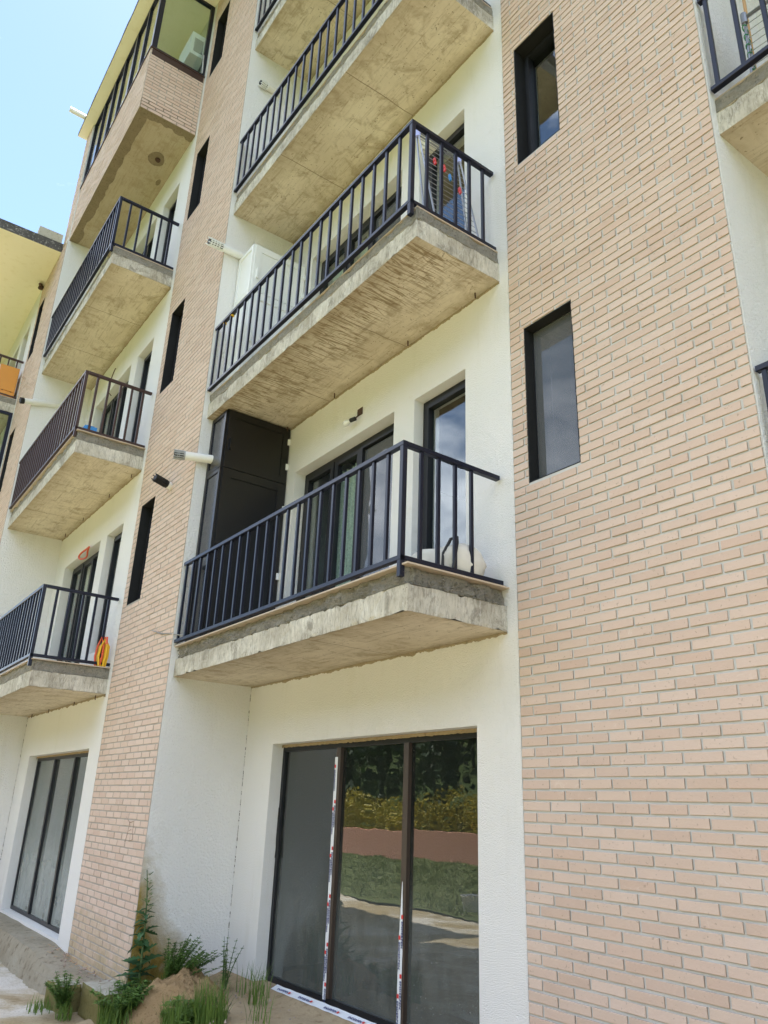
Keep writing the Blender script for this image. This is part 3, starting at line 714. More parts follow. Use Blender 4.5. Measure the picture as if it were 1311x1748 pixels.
def balcony(k, n, mat='navy', drip=False, bays=21, ends=5, tile_out=-0.012, chunks=False, rod=True):
    ox, oy = SEC[k]; z0 = ZA + H * n; seed = k * 10 + n
    b = empty('balcony', (ox, oy, 0), B)
    zt = z0 + 0.185
    # slab: separate soffit, front and end faces, chipped edges
    mb = MB()
    def chip(p, e):      # e 0..1 nearness to an arris
        v = Vector((p.x, p.y, p.z + seed * 3.1))
        return e * (0.008 * nv(v, 7) + 0.009 * max(0, nv(v, 17) - 0.12) * 3)
    def ff(p, a, bb):
        e = 1 if (bb < 0.01 or bb > 0.99) else 0.35
        return Vector((0, abs(chip(p, e)) + 0.003 * nv(p, 4), abs(chip(p + Vector((3, 0, 0)), e)) * (1 if bb < .5 else -1) if e == 1 else 0)) if 0.002 < a < 0.998 else Vector((0, 0, 0))
    def fe(p, a, bb):
        e = 1 if (bb < 0.01 or bb > 0.99) else 0.35
        return Vector((-abs(chip(p, e)) + 0.003 * nv(p, 4), 0, abs(chip(p + Vector((3, 0, 0)), e)) * (1 if bb < .5 else -1) if e == 1 else 0)) if 0.01 < a < 0.99 else Vector((0, 0, 0))
    mb.grid((0, -DS, z0), (XS, 0, 0), (0, 0, zt - z0), 150, 7, ff, 1)
    mb.grid((XS, -DS, z0), (0, DS - 0.003, 0), (0, 0, zt - z0), 40, 7, fe, 1)
    mb.grid((0, -DS, z0), (0, DS - 0.003, 0), (XS, 0, 0), 30, 130, lambda p, a, bb: Vector((0, 0, 0.005 * fbm(p + Vector((0, 0, seed)), 2.2) * (1 if 0.03 < a and 0.01 < bb < 0.99 else 0))), 0)
    mb.quad([(0, -DS, zt), (XS, -DS, zt), (XS, -0.003, zt), (0, -0.003, zt)], 1)
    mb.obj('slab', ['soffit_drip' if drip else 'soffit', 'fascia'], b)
    # brushed render where wall and soffit meet
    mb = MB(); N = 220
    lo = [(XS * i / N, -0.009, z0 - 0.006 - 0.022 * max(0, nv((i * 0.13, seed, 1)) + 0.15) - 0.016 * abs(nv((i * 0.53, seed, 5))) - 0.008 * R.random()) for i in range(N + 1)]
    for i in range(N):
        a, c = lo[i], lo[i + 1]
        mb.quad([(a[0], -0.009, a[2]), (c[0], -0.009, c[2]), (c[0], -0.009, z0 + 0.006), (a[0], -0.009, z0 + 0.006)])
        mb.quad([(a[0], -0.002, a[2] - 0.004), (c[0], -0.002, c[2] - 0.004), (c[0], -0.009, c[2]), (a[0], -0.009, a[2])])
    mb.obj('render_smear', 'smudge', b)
    # crumbly bed of mortar on top of the slab
    mb = MB()
    amp = 0.034 if chunks else 0.022
    def bf(p, a, bb):
        q = Vector((p.x, p.y, p.z + seed))
        return Vector((0, amp * fbm(q, 7) + 0.010 * abs(nv(q, 33)) + (0.02 if chunks else 0.008), 0.010 * nv(q, 12) if bb < 0.95 else 0))
    def be(p, a, bb):
        q = Vector((p.x, p.y, p.z + seed)); v = bf(p, a, bb); return Vector((-v.y, 0, v.z))
    zf = ZA + 0.313 + H * n
    mb.grid((0, -DS + 0.004, zt - 0.012), (XS, 0, 0), (0, 0, zf - zt + 0.004), 190, 7, bf)
    mb.grid((XS - 0.004, -DS, zt - 0.012), (0, DS - 0.003, 0), (0, 0, zf - zt + 0.004), 46, 7, be)
    if chunks:
        for i in range(420):
            if i < 330: c = Vector((R.uniform(0.05, XS), -DS - R.uniform(-0.01, 0.012), zt + R.uniform(0.0, 0.085)))
            else: c = Vector((XS + R.uniform(-0.01, 0.012), R.uniform(-DS, -0.05), zt + R.uniform(0.0, 0.085)))
            s_ = R.uniform(0.005, 0.019) * R.uniform(0.5, 1); pts = []
            b_ = len(mb.v)
            for t in range(6):
                d = [(1, 0, 0), (-1, 0, 0), (0, 1, 0), (0, -1, 0), (0, 0, 1), (0, 0, -1)][t]
                mb.v.append(tuple(c + Vector(d) * s_ * R.uniform(0.5, 1.2) * (1.6 if t < 2 else 0.8)))
            for t in ((0, 2, 4), (2, 1, 4), (1, 3, 4), (3, 0, 4), (2, 0, 5), (1, 2, 5), (3, 1, 5), (0, 3, 5)):
                mb.f.append(tuple(b_ + x for x in t)); mb.m.append(0); mb.tone.append(0)
    mb.obj('mortar_bed', ['bed', 'fascia'], b)
    mb = MB(); o = tile_out
    mb.box(0.0, XS + o, -DS - o, -0.004, zf - 0.004, zf + 0.008); mb.obj('floor_tile', 'tile', b)
    # ends of tie rods poking out of the soffit beside the wall
    if rod:
        for x in ((0.42, 1.45, 2.75, 3.7) if (seed % 2) else (0.5, 1.5, 2.8, 3.72)):
            mb = MB(); mb.tube([(x, -0.06, z0 + 0.01), (x + 0.004, -0.06, z0 - 0.055)], 0.0065, 6); mb.obj('tie_rod', 'rust', b)
    if mat: railing(b, mat, zf, seed, n=bays, ne=ends)
    return b

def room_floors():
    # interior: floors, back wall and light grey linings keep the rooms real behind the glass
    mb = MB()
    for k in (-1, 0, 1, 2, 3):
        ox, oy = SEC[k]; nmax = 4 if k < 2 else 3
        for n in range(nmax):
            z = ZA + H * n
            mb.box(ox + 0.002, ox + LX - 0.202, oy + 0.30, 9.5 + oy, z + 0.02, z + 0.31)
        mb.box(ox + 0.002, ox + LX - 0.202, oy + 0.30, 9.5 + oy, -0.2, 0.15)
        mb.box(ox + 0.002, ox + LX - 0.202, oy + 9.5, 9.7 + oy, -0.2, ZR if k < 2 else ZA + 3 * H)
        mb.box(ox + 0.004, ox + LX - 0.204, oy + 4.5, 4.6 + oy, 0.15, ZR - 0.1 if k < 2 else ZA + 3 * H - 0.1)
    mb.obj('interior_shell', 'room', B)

# roofs
def roof(k, x0, x1, yf, yb, z, th=0.10):
    mb = MB()
    N = 120
    def f(p, a, b): return Vector((0, 0.012 * nv(p, 3), 0.012 * nv(p, 2)))
    mb.grid((x0, yf, z), (x1 - x0, 0, 0), (0, 0, th), N, 2, f, 1)
    mb.grid((x1, yf, z), (0, yb - yf, 0), (0, 0, th), N, 2, None, 1)
    mb.grid((x0, yb, z), (0, yf - yb, 0), (0, 0, th), 20, 2, None, 1)
    mb.grid((x0, yf, z), (0, yb - yf, 0), (x1 - x0, 0, 0), 20, 20, None, 0)
    mb.grid((x0, yf, z + th), (x1 - x0, 0, 0), (0, yb - yf, 0), N, 20, None, 1)
    return mb.obj('roof', ['roofpaint', 'roofedge'], B)

for k in (2, 1, 0, -1): section(k)
room_floors()
roof(0, 0.002, LX, -1.15, 9.6, ZR); roof(-1, LX + 0.002, 2 * LX, D - 1.15, 10.5, ZR + 0.002)
roof(1, -6.46, -0.002, -2.10, 8.8, ZR + 0.004)
roof(2, -2 * LX - 1, -6.40, -3.25, 7.8, ZA + 3 * H, 0.21)

for k in (0, 1, 2): shop_w = shop_window(k) if k else None
SW = shop_window(0)
film(SW, 1.628, 0.20, 2.10, 0.108, 0.046, 0.046, [(-0.020, [2.04, 1.68, 1.30, 0.92, 0.56], 0.026), (0.003, [2.10, 1.74, 1.36, 0.985, 0.62, 0.33], 0.026)], 3)
film(SW, 2.648, 0.18, 1.16, 0.108, 0.006, 0.050, [(-0.022, [0.80, 0.42], 0.026), (0.004, [0.94, 0.55], 0.026)], 5, -0.012)
# loose film along the sill and a torn dark strip by the jamb
mb = MB(); N = 40
for i in range(N):
    a, c = 0.95 + 1.5 * i / N, 0.95 + 1.5 * (i + 1) / N
    zz = lambda x: 0.189 - 0.004 * nv((x * 9, 0, 0)); yy = lambda x: 0.015 + 0.012 * nv((x * 5, 3, 0))
    mb.quad([(a, yy(a) - 0.035, zz(a) - 0.015), (c, yy(c) - 0.035, zz(c) - 0.015), (c, yy(c) + 0.03, zz(c) + 0.012), (a, yy(a) + 0.03, zz(a) + 0.012)])
for xs_ in (1.05, 1.40, 1.80, 2.15):
    tm, wd = word(0.026)
    for q, mi in tm: mb.quad([(xs_ + v[0], yy(xs_) - 0.022 + v[1], zz(xs_ + v[0]) - 0.003 + v[1] * 0.42) for v in q], 1)
    mb.quad([(xs_ + wd + a_, yy(xs_) - 0.022 + b_, zz(xs_) - 0.002 + b_ * 0.42) for a_, b_ in ((0.01, 0), (0.035, 0), (0.035, 0.02), (0.01, 0.02))], 2)
mb.obj('protective_film', ['film', 'ink_blue', 'ink_red'], SW)
mb = MB()
for i in range(14):
    z = 1.20 + 0.45 * i / 14; wv = 0.05 * (1 - i / 14) + 0.012
    mb.quad([(0.606 + 0.01 * nv((z * 9, 0, 0)), 0.112, z), (0.606 + wv, 0.116, z - 0.02 * (i % 2)), (0.606 + wv * 0.9, 0.117, z + 0.034), (0.606 + 0.01 * nv((z * 9 + 0.3, 0, 0)), 0.112, z + 0.034)])
mb.obj('torn_tape', 'dark', SW)

for k, nn in ((-1, 3), (0, 4), (1, 3), (2, 3)):
    for n in range(nn):
        if k == 2 and n == 0: continue
        balcony_door(k, n, 'curtain' if (k == 0 and n == 0) else 'plain')

BA = balcony(0, 0, 'navy', bays=21, ends=4, chunks=True, tile_out=0.03, rod=False)
BB = balcony(0, 1, 'navy', drip=True)
balcony(0, 2, 'navy', rod=False)
balcony(0, 3, 'navy', rod=False)
balcony(1, 0, 'navy', bays=24, tile_out=0.02)
balcony(1, 1, 'brown', bays=24, tile_out=0.02)
balcony(1, 2, 'navy', bays=24, rod=False)
balcony(2, 2, 'brown', rod=False)
balcony(-1, 0, 'navy', rod=False)
balcony(-1, 1, 'navy', drip=False, rod=False)
balcony(-1, 2, 'navy', rod=False)

# ------------------------------------------------------------------ glazed balconies (top left, far left)
def glazed(k, n, yf, x0, x1, zs, ze, npan, brick_par=True):
    ox, oy = SEC[k]; z0 = ZA + H * n
    b = empty('glazed_balcony', (0, 0, 0), B)
    mb = MB()
    # slab underside with a ragged brushed border
    mb.box(x0, x1, yf, oy - 0.004, z0, z0 + 0.20, 0)
    sl_ = mb.obj('slab', 'soffit', b)
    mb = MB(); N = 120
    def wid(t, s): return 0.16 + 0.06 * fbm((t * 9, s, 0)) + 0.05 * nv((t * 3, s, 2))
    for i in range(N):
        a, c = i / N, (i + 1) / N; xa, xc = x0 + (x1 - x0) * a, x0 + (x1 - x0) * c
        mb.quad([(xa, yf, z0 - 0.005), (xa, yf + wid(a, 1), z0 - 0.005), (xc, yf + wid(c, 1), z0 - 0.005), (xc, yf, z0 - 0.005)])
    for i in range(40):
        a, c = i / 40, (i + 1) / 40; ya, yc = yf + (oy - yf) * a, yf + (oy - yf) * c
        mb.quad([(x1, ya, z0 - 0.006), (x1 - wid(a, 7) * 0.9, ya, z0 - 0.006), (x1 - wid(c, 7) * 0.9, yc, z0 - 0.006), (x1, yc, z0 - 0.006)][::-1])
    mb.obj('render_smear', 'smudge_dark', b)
    # parapet
    mb = MB()
    mb.box(x0, x1, yf, yf + 0.12, z0 + 0.001, zs - 0.02, 0); mb.box(x1 - 0.12, x1, yf + 0.12, oy - 0.004, z0 + 0.001, zs - 0.02, 0)
    mb.obj('parapet', 'mortar_dark', b)
    lay_bricks(x0, x1, z0 - 0.005, zs - 0.02, [], yf, 0, z0, end=None)
    lay_bricks(yf, oy - 0.006, z0 - 0.005, zs - 0.02, [], 0.0, 1, z0, axis='x', end=x1)
    mb = MB(); mb.box(x0 - 0.0, x1 + 0.025, yf - 0.022, yf + 0.13, zs - 0.02, zs); mb.box(x1 - 0.13, x1 + 0.024, yf + 0.13, oy - 0.004, zs - 0.021, zs - 0.001)
    mb.obj('sill', 'brown', b)
    mb = MB(); mb.box(x1 - 0.006, x1 + 0.012, yf + 0.02, oy - 0.02, zs - 0.15, zs - 0.021); mb.obj('side_flashing', 'brown', b)
    # glazing
    f = empty('glazing', (0, 0, 0), b)
    mb = MB(); t = 0.06
    mb.box(x0, x1 - 0.085, yf, yf + t, zs, zs + 0.055); mb.box(x0, x1 - 0.085, yf, yf + t, ze - 0.06, ze - 0.003)
    mb.box(x1 - 0.085, x1, yf - 0.001, yf + 0.085, zs, ze - 0.002)
    mb.box(x1 - t, x1 - 0.001, yf + 0.085, oy - 0.01, zs, zs + 0.05); mb.box(x1 - t, x1 - 0.001, yf + 0.085, oy - 0.01, ze - 0.055, ze - 0.003)
    mb.box(x1 - t, x1 - 0.002, oy - 0.07, oy - 0.008, zs + 0.05, ze - 0.055)
    mb.box(x0, x0 + 0.07, yf + 0.001, yf + t + 0.001, zs + 0.055, ze - 0.06)
    mb.obj('glazing_frame', 'navy', b)
    xs = [x0 + 0.07 + (x1 - 0.155 - x0) * i / npan for i in range(npan + 1)]
    for i in range(1, npan):
        wd = 0.028 if i % 2 else 0.05
        mb = MB(); mb.box(xs[i] - wd, xs[i] + wd, yf + 0.003, yf + t + 0.005, zs + 0.055, ze - 0.06); mb.obj('mullion', 'navy', b)
    for i in range(npan):
        mb = MB(); mb.box(xs[i] + 0.02, xs[i + 1] - 0.02, yf + 0.03, yf + 0.036, zs + 0.05, ze - 0.056); mb.obj('pane', 'glass', b)
    mb = MB(); mb.box(x1 - 0.035, x1 - 0.029, yf + 0.08, oy - 0.065, zs + 0.046, ze - 0.05); mb.obj('pane', 'glass', b)
    bpy.data.objects.remove(f)
    return b
G1 = glazed(1, 3, -1.893, -5.93, XS - LX, 13.17, ZR, 6)
G2 = glazed(2, 1, -2.825, -11.86, XS - 2 * LX, 6.95, ZA + 2 * H, 6)
# brick strip closing the left end of the upper glazed balcony
mb = MB(); mb.box(-6.40, -5.934, -1.916, -1.0, ZA + 3 * H + 0.1, ZR); mb.obj('brick_wall', 'mortar', B)
lay_bricks(-6.40, -5.934, ZA + 3 * H + 0.1, ZR, [], -1.916)
# damp ring with a bare lamp hole in that soffit, and a second chip
mb = MB()
for (cx, cy, rr, sq) in ((-2.86, -1.29, 0.17, 0.8), (-3.36, -1.07, 0.09, 0.4)):
    pts = [(cx + rr * (1 + 0.12 * nv((t, cx, 0), 0.9)) * math.cos(t), cy + rr * sq * (1 + 0.2 * nv((t, cx, 3), 0.9)) * math.sin(t), 11.866) for t in [2 * math.pi * i / 28 for i in range(28)]]
    mb = MB(); mb.quad(pts[::-1]); mb.obj('damp_stain', 'smudge_dark', G1)

mb = MB()
mb.tube([(-2.86, -1.27, 11.868), (-2.85, -1.26, 11.83)], [0.05, 0.035], 10); mb.tube([(-2.83, -1.28, 11.85), (-2.80, -1.30, 11.80)], 0.014, 6)
mb.obj('ceiling_lamp_stub', 'rust', G1)

# ------------------------------------------------------------------ bricks: the 300 that show largest one by one, the rest joined
def area_px(bk):
    p, q, a, b, y, ax, en = bk
    if ax == 'x': return 0
    c = [proj(v) for v in ((p, y, a), (q, y, a), (q, y, b), (p, y, b))]
    if any(x is None for x in c): return 0
    cx = sum(x[0] for x in c) / 4; cy = sum(x[1] for x in c) / 4
    if not (-5 < cx < 1316 and -5 < cy < 1753): return 0
    return abs(sum(c[i][0] * c[(i + 1) % 4][1] - c[(i + 1) % 4][0] * c[i][1] for i in range(4))) / 2
order = sorted(range(len(BRICKS)), key=lambda i: -area_px(BRICKS[i]))
single = set(i for i in order[:300] if BRICKS[i][6] == 0)
rest = MB(); shared = {}
for i, bk in enumerate(BRICKS):
    p, q, a, b, y, ax, en = bk
    if i in single:
        w, h = round(q - p, 3), round(b - a, 3)
        key = (w, h, R.randrange(5))
        if key not in shared:
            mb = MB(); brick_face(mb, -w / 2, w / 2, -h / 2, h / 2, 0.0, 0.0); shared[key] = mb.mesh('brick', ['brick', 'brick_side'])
        put('brick', shared[key], brick_walls[0], ((p + q) / 2, y, (a + b) / 2), (R.uniform(-0.02, 0.02), R.uniform(-0.006, 0.006), R.uniform(-0.008, 0.008)))
    else:
        far = area_px(bk) <= 0 and ax != 'x' and i % 1 == 0
        brick_face(rest, p, q, a, b, y, R.uniform(0.01, 1), not far, ax, en if ax == 'x' else None)
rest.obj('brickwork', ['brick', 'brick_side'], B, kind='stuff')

# ------------------------------------------------------------------ pipes, lamp and wires fixed to the building
def flue(base, tip, r, capmat, capfrac, perforated=False, mat='white_pipe'):
    b, t = Vector(base), Vector(tip); d = t - b; s = b + d * (1 - capfrac)
    e = empty('flue_pipe', base, B)
    mb = MB(); mb.tube([b - b, s - b], r, 16); mb.obj('pipe', mat, e, smooth=False)
    mb = MB(); n = 12; u = d.normalized(); o = u.orthogonal().normalized(); w = u.cross(o)
    mb.tube([s - b, s - b + d * capfrac * 0.12], r * 1.08, 16)
    mb.tube([s - b + d * capfrac * 0.12, t - b - d * capfrac * 0.1], r * 0.72, 10, 1)
    for i in range(n):
        an = 2 * math.pi * i / n; q = (o * math.cos(an) + w * math.sin(an)) * r * 1.0
        mb.tube([s - b + q + d * capfrac * 0.1, s - b + q + d * capfrac * (0.96 if i % 2 else 0.86)], r * 0.15, 5)
    for f in ((0.3, 0.45, 0.6, 0.75) if perforated else (0.45, 0.58)):
        mb.tube([s - b + d * capfrac * f, s - b + d * capfrac * (f + 0.05)], r * 1.06, 16)
    mb.obj('terminal_cap', [capmat, 'dark'], e)
    return e
flue((0.10, -0.80, 5.335), (-0.035, -1.23, 5.325), 0.050, 'grey_pl', 0.30)
flue((0.02, -0.55, 8.275), (0.075, -1.23, 8.235), 0.048, 'white_pvc', 0.36, True, 'white_pvc')
flue((-5.94, -1.42, 8.37), (-5.85, -2.13, 8.20), 0.050, 'dark', 0.10)
flue((-0.735, -0.955, 5.225), (-0.66, -1.21, 5.26), 0.045, 'dark', 0.75)
flue((0.02, -0.45, 11.3), (0.06, -0.80, 11.26), 0.045, 'white_pvc', 0.4, True)
mb = MB(); mb.tube([(-5.99, -1.9, 14.99), (-5.99, -2.42, 15.01)], 0.055, 12); mb.obj('roof_pipe', 'white_pipe', B)
e = empty('wall_lamp', (1.80, -0.005, 5.42), B)
mb = MB(); mb.box(0.05, 0.14, -0.006, 0.0, 0.02, 0.10); mb.tube([(0.09, -0.005, 0.03), (0.09, -0.03, 0.0), (0.075, -0.05, -0.03)], 0.008, 6); mb.obj('bracket', 'rust', e)
mb = MB(); mb.tube([(0.085, -0.05, -0.03), (0.02, -0.065, -0.03)], 0.022, 10); mb.obj('lamp_holder', 'dark', e)
mb = MB(); mb.tube([(0.02, -0.065, -0.03), (-0.01, -0.066, -0.032), (-0.05, -0.068, -0.034), (-0.085, -0.07, -0.036), (-0.10, -0.071, -0.037)], [0.014, 0.02, 0.032, 0.026, 0.006], 12); mb.obj('bulb', 'bulb', e, smooth=True)
mb = MB(); mb.tube([(0.20, -0.93, 3.27), (-0.12, -0.97, 3.335), (-0.32, -0.97, 3.36), (-0.60, -0.985, 3.44)], 0.006, 6); mb.obj('wire', 'metal', B)
mb = MB(); mb.tube([(-4.36, -0.965, 8.06), (-4.36, -1.02, 8.10), (-4.22, -1.06, 8.22), (-4.08, -1.06, 8.36), (-4.05, -1.05, 8.42)], 0.008, 6); mb.obj('wire', 'rust', B)
# cracks in the inner corner and marks in the plaster
for (x0_, y0_, zt_) in ((0.0, -0.003, 2.86), (-LX, -D - 0.003, 2.86)):
    mb = MB(); z = zt_
    while z > 0.3:
        dz = R.uniform(0.008, 0.04)
        if R.random() < 0.8:
            w_ = R.uniform(0.0012, 0.0055)
            mb.box(x0_ + 0.0005, x0_ + w_, y0_ - w_, y0_ - 0.0005, z - dz, z)
        z -= dz + R.uniform(0, 0.012)
    mb.obj('corner_crack', 'rust', B)

mb = MB()
for pts in (((-0.525, 1.652), (-0.40, 1.60), (-0.28, 1.617), (-0.285, 1.53), (-0.25, 1.45), (-0.36, 1.43)), ((-0.40, 1.61), (-0.415, 1.53), (-0.45, 1.44), (-0.47, 1.42)), ((-0.33, 1.54), (-0.40, 1.52))):
    mb.tube([(x - 0.10, -0.9665, z - 0.14) for x, z in pts], 0.0035, 5)
mb.obj('scratched_mark', 'brick_side', B)
# chimney stumps on the low roof
mb = MB(); mb.box(-6.60, -6.42, -2.40, -1.95, 11.98, 12.30); mb.box(-6.95, -6.66, -2.62, -2.2, 11.98, 12.22)
mb.obj('chimney', 'blockc', B)
mb = MB(); mb.tube([(-7.76, -1.97, 11.84), (-7.76, -1.97, 11.78)], [0.05, 0.06], 10); mb.tube([(-7.70, -1.99, 11.84), (-7.62, -2.02, 11.79)], 0.03, 8); mb.obj('soffit_lamp', 'rust', B)

# ------------------------------------------------------------------ things on the balconies
ZF0 = ZA + 0.321
def cabinet(name, label, x0, x1, y0, y1, z0, z1, mats, split, loc=(0, 0, 0)):
    t = thing(name, label, 'cabinet', (x0, y1, z0)); w, d, h = x1 - x0, y1 - y0, z1 - z0
    m1, m2 = mats
    mb = MB(); mb.box(0, w, -d, 0, 0, h); mb.obj('carcass', m1, t)
    def panel(nm, face, a0, a1, b0, b1, fr, m, fm):
        mb = MB(); e = 0.018
        def bx(p0, p1, q0, q1, o0, o1, mi):
            if face == 'x': mb.box(w + o0, w + o1, -d + p0, -d + p1, q0, q1, mi)
            else: mb.box(p0, p1, -d - o1, -d - o0, q0, q1, mi)
        bx(a0, a0 + fr, b0, b1, 0.001, e, 0); bx(a1 - fr, a1, b0, b1, 0.001, e, 0)
        bx(a0 + fr, a1 - fr, b1 - fr, b1, 0.001, e - 0.001, 0); bx(a0 + fr, a1 - fr, b0, b0 + fr, 0.001, e - 0.001, 0)
        bx(a0 + fr, a1 - fr, b0 + fr, b1 - fr, 0.001, 0.006, 1)
        return mb.obj(nm, [fm, m], t)
    zz = h * split
    panel('front_panel', 'y', 0.01, w - 0.002, 0.02, zz - 0.003, 0.045, m2, m1); panel('front_panel', 'y', 0.01, w - 0.002, zz + 0.003, h - 0.01, 0.045, m2, m1)
    a = panel('door', 'x', 0.012, d - 0.012, 0.02, zz - 0.004, 0.10, m1, m1); b = panel('door', 'x', 0.012, d - 0.012, zz + 0.004, h - 0.01, 0.085, m1, m1)
    mb = MB(); mb.box(w + 0.018, w + 0.045, -d + 0.05, -d + 0.07, h - 0.50, h - 0.36); mb.obj('handle', m1, b)
    mb = MB(); mb.box(w + 0.018, w + 0.045, -d + 0.05, -d + 0.07, zz * 0.45, zz * 0.45 + 0.14); mb.obj('handle', m1, a)
    for z in (0.35, zz - 0.35, zz + 0.18, h - 0.22, 0.8):
        mb = MB(); mb.box(w + 0.004, w + 0.034, -0.034, -0.003, z, z + 0.075); mb.obj('hinge', 'white_pvc', t)
    return t
cabinet('storage_cabinet', 'tall black panelled cabinet filling the left end of the lowest near balcony', 0.006, 0.40, -0.815, -0.006, ZF0 + 0.002, ZA + H - 0.012, ('black', 'blackgloss'), 0.73)
cabinet('storage_cabinet', 'white plastic cabinet at the left end of the middle near balcony', 0.006, 0.425, -0.735, -0.006, ZF0 + H + 0.002, 8.205, ('white_pvc', 'white_pvc'), 0.66)

def rack(label, loc, rz, lean, w=0.62, h=0.92, fold=0.10, m_end='lilac', rungs=13, group=None):
    t = thing('drying_rack', label, 'drying rack', loc, group); t.rotation_euler = (0, 0, rz)
    for s_ in (0, 1):
        o = fold * s_
        mb = MB()
        mb.tube([(0, o, 0.02), (0, o * 0.2 + lean, h)], 0.009, 8); mb.tube([(w, o, 0.02), (w, o * 0.2 + lean, h)], 0.009, 8)
        mb.tube([(0, o, 0.03), (w, o, 0.03)], 0.008, 8); mb.tube([(0, o * 0.2 + lean, h), (w, o * 0.2 + lean, h)], 0.008, 8)
        mb.obj('frame', 'metal', t)
    mb = MB()
    for i in range(1, rungs):
        f = i / rungs; mb.tube([(0, lean * f + 0.012, 0.03 + (h - 0.03) * f), (w, lean * f + 0.012, 0.03 + (h - 0.03) * f)], 0.0032, 5)
    mb.obj('wire_rungs', 'metal', t)
    for x in (0, w):
        mb = MB(); mb.tube([(x, lean, h - 0.06), (x, lean, h + 0.03)], 0.022, 10); mb.obj('end_clip', m_end, t)
    return t
rk = rack('folded wire drying rack with lilac clips leaning on the middle near balcony', (3.83, -0.60, ZF0 + H + 0.003), rad(90), 0.29, 0.50, 1.30, 0.14, rungs=17)
def peg(p, mat, label, rz=0.0):
    mb = MB(); mb.box(-0.007, 0.0, -0.012, 0.012, -0.04, 0.04); mb.box(0.001, 0.008, -0.012, 0.012, -0.04, 0.036); mb.tube([(-0.004, -0.014, 0.0), (-0.004, 0.014, 0.0)], 0.009, 8)
    o = mb.obj('clothes_peg', mat, None, p); o.rotation_euler = (rad(-12), 0, rad(90) + rz)
    return tag(o, label, 'clothes peg', 'clothes pegs on the drying rack')
rw = rk.matrix_basis
def onrack(x, f): return tuple(rw @ Vector((x, 0.29 * f + 0.012 - 0.016, 0.03 + 1.27 * f)))
peg(onrack(0.137, 0.74), 'red', 'uppermost red clothes peg clipped on the folded drying rack')
peg(onrack(0.246, 0.725), 'red', 'second red clothes peg, just above the blue one on the rack')
peg(onrack(0.296, 0.65), 'blue', 'blue clothes peg clipped on the folded drying rack')
peg(onrack(0.392, 0.56), 'red', 'lowest red clothes peg on the right side of the drying rack')

rk2 = rack('grey wire drying rack with green cord on the balcony at the upper right edge', (LX + 0.22, D - 0.80, ZF0 + H + 0.003), rad(4), 0.05, 0.95, 0.66, 0.08, 'metal', 9)
mb = MB()
for z in (0.10, 0.18, 0.26, 0.34, 0.43, 0.52):
    mb.tube([(0.0 + 0.013 * math.cos(t), 0.04 + 0.030 * math.sin(t), z + 0.006 * t) for t in [0.6 * i for i in range(11)]], 0.004, 5)
mb.obj('cord', 'green', rk2)
t = thing('broom', 'broom with light wooden handle leaning beside the upper right drying rack', 'broom', (LX + 0.10, D - 0.55, ZF0 + H + 0.002))
mb = MB(); mb.tube([(0.09, -0.12, 0.05), (0.05, 0.02, 1.2)], 0.012, 8); mb.obj('handle', 'wood', t)
mb = MB(); mb.box(0.03, 0.15, -0.16, -0.08, 0.0, 0.06); mb.obj('brush_head', 'red', t)
mb = MB(); mb.box(LX + 0.5, LX + 2.2, D - 0.12, D - 0.03, ZF0 + H + 0.002, ZF0 + H + 0.72)
tag(mb.obj('storage_box', 'grey_pl'), 'long grey box against the wall of the upper right balcony', 'box')

# cushion bag with dark webbing at the right end of the lowest near balcony
t = thing('cushion_bag', 'stuffed off-white canvas bag with black straps at the balcony corner under the side window', 'bag', (3.53, -0.30, ZF0 + 0.002))
t.scale = (1.12, 1.0, 1.02)
bm = bmesh.new(); bmesh.ops.create_cube(bm, size=1.0); bmesh.ops.subdivide_edges(bm, edges=bm.edges, cuts=7, use_grid_fill=True)
for v in bm.verts:
    c = v.co.copy(); rr = max(abs(c.x), abs(c.y), abs(c.z)) * 2
    sq = Vector((c.x * (1 - 0.07 * (2 * c.y) ** 2 - 0.10 * (2 * c.z) ** 2), c.y * (1 - 0.08 * (2 * c.x) ** 2 - 0.12 * (2 * c.z) ** 2), c.z * (1 - 0.16 * (2 * c.x) ** 4 - 0.12 * (2 * c.y) ** 4)))
    v.co = Vector((sq.x * 0.66, sq.y * 0.34, (sq.z + 0.5) * 0.29)) + Vector((0.016 * nv(c, 5), 0.020 * nv(c + Vector((4, 0, 0)), 5), 0.030 * nv(c + Vector((9, 0, 0)), 3.5)))
me = bpy.data.meshes.new('bag_body'); bm.to_mesh(me); bm.free(); me.materials.append(MT['sack'])
for p in me.polygons: p.use_smooth = True
put('bag_body', me, t)
for x in (-0.06, 0.27):
    mb = MB(); mb.tube([(x - 0.05, -0.17, 0.06), (x - 0.05, -0.16, 0.20), (x - 0.02, -0.12, 0.305), (x + 0.02, -0.10, 0.31), (x + 0.05, -0.13, 0.25), (x + 0.055, -0.17, 0.06)], 0.012, 6); mb.obj('strap', 'dark', t)

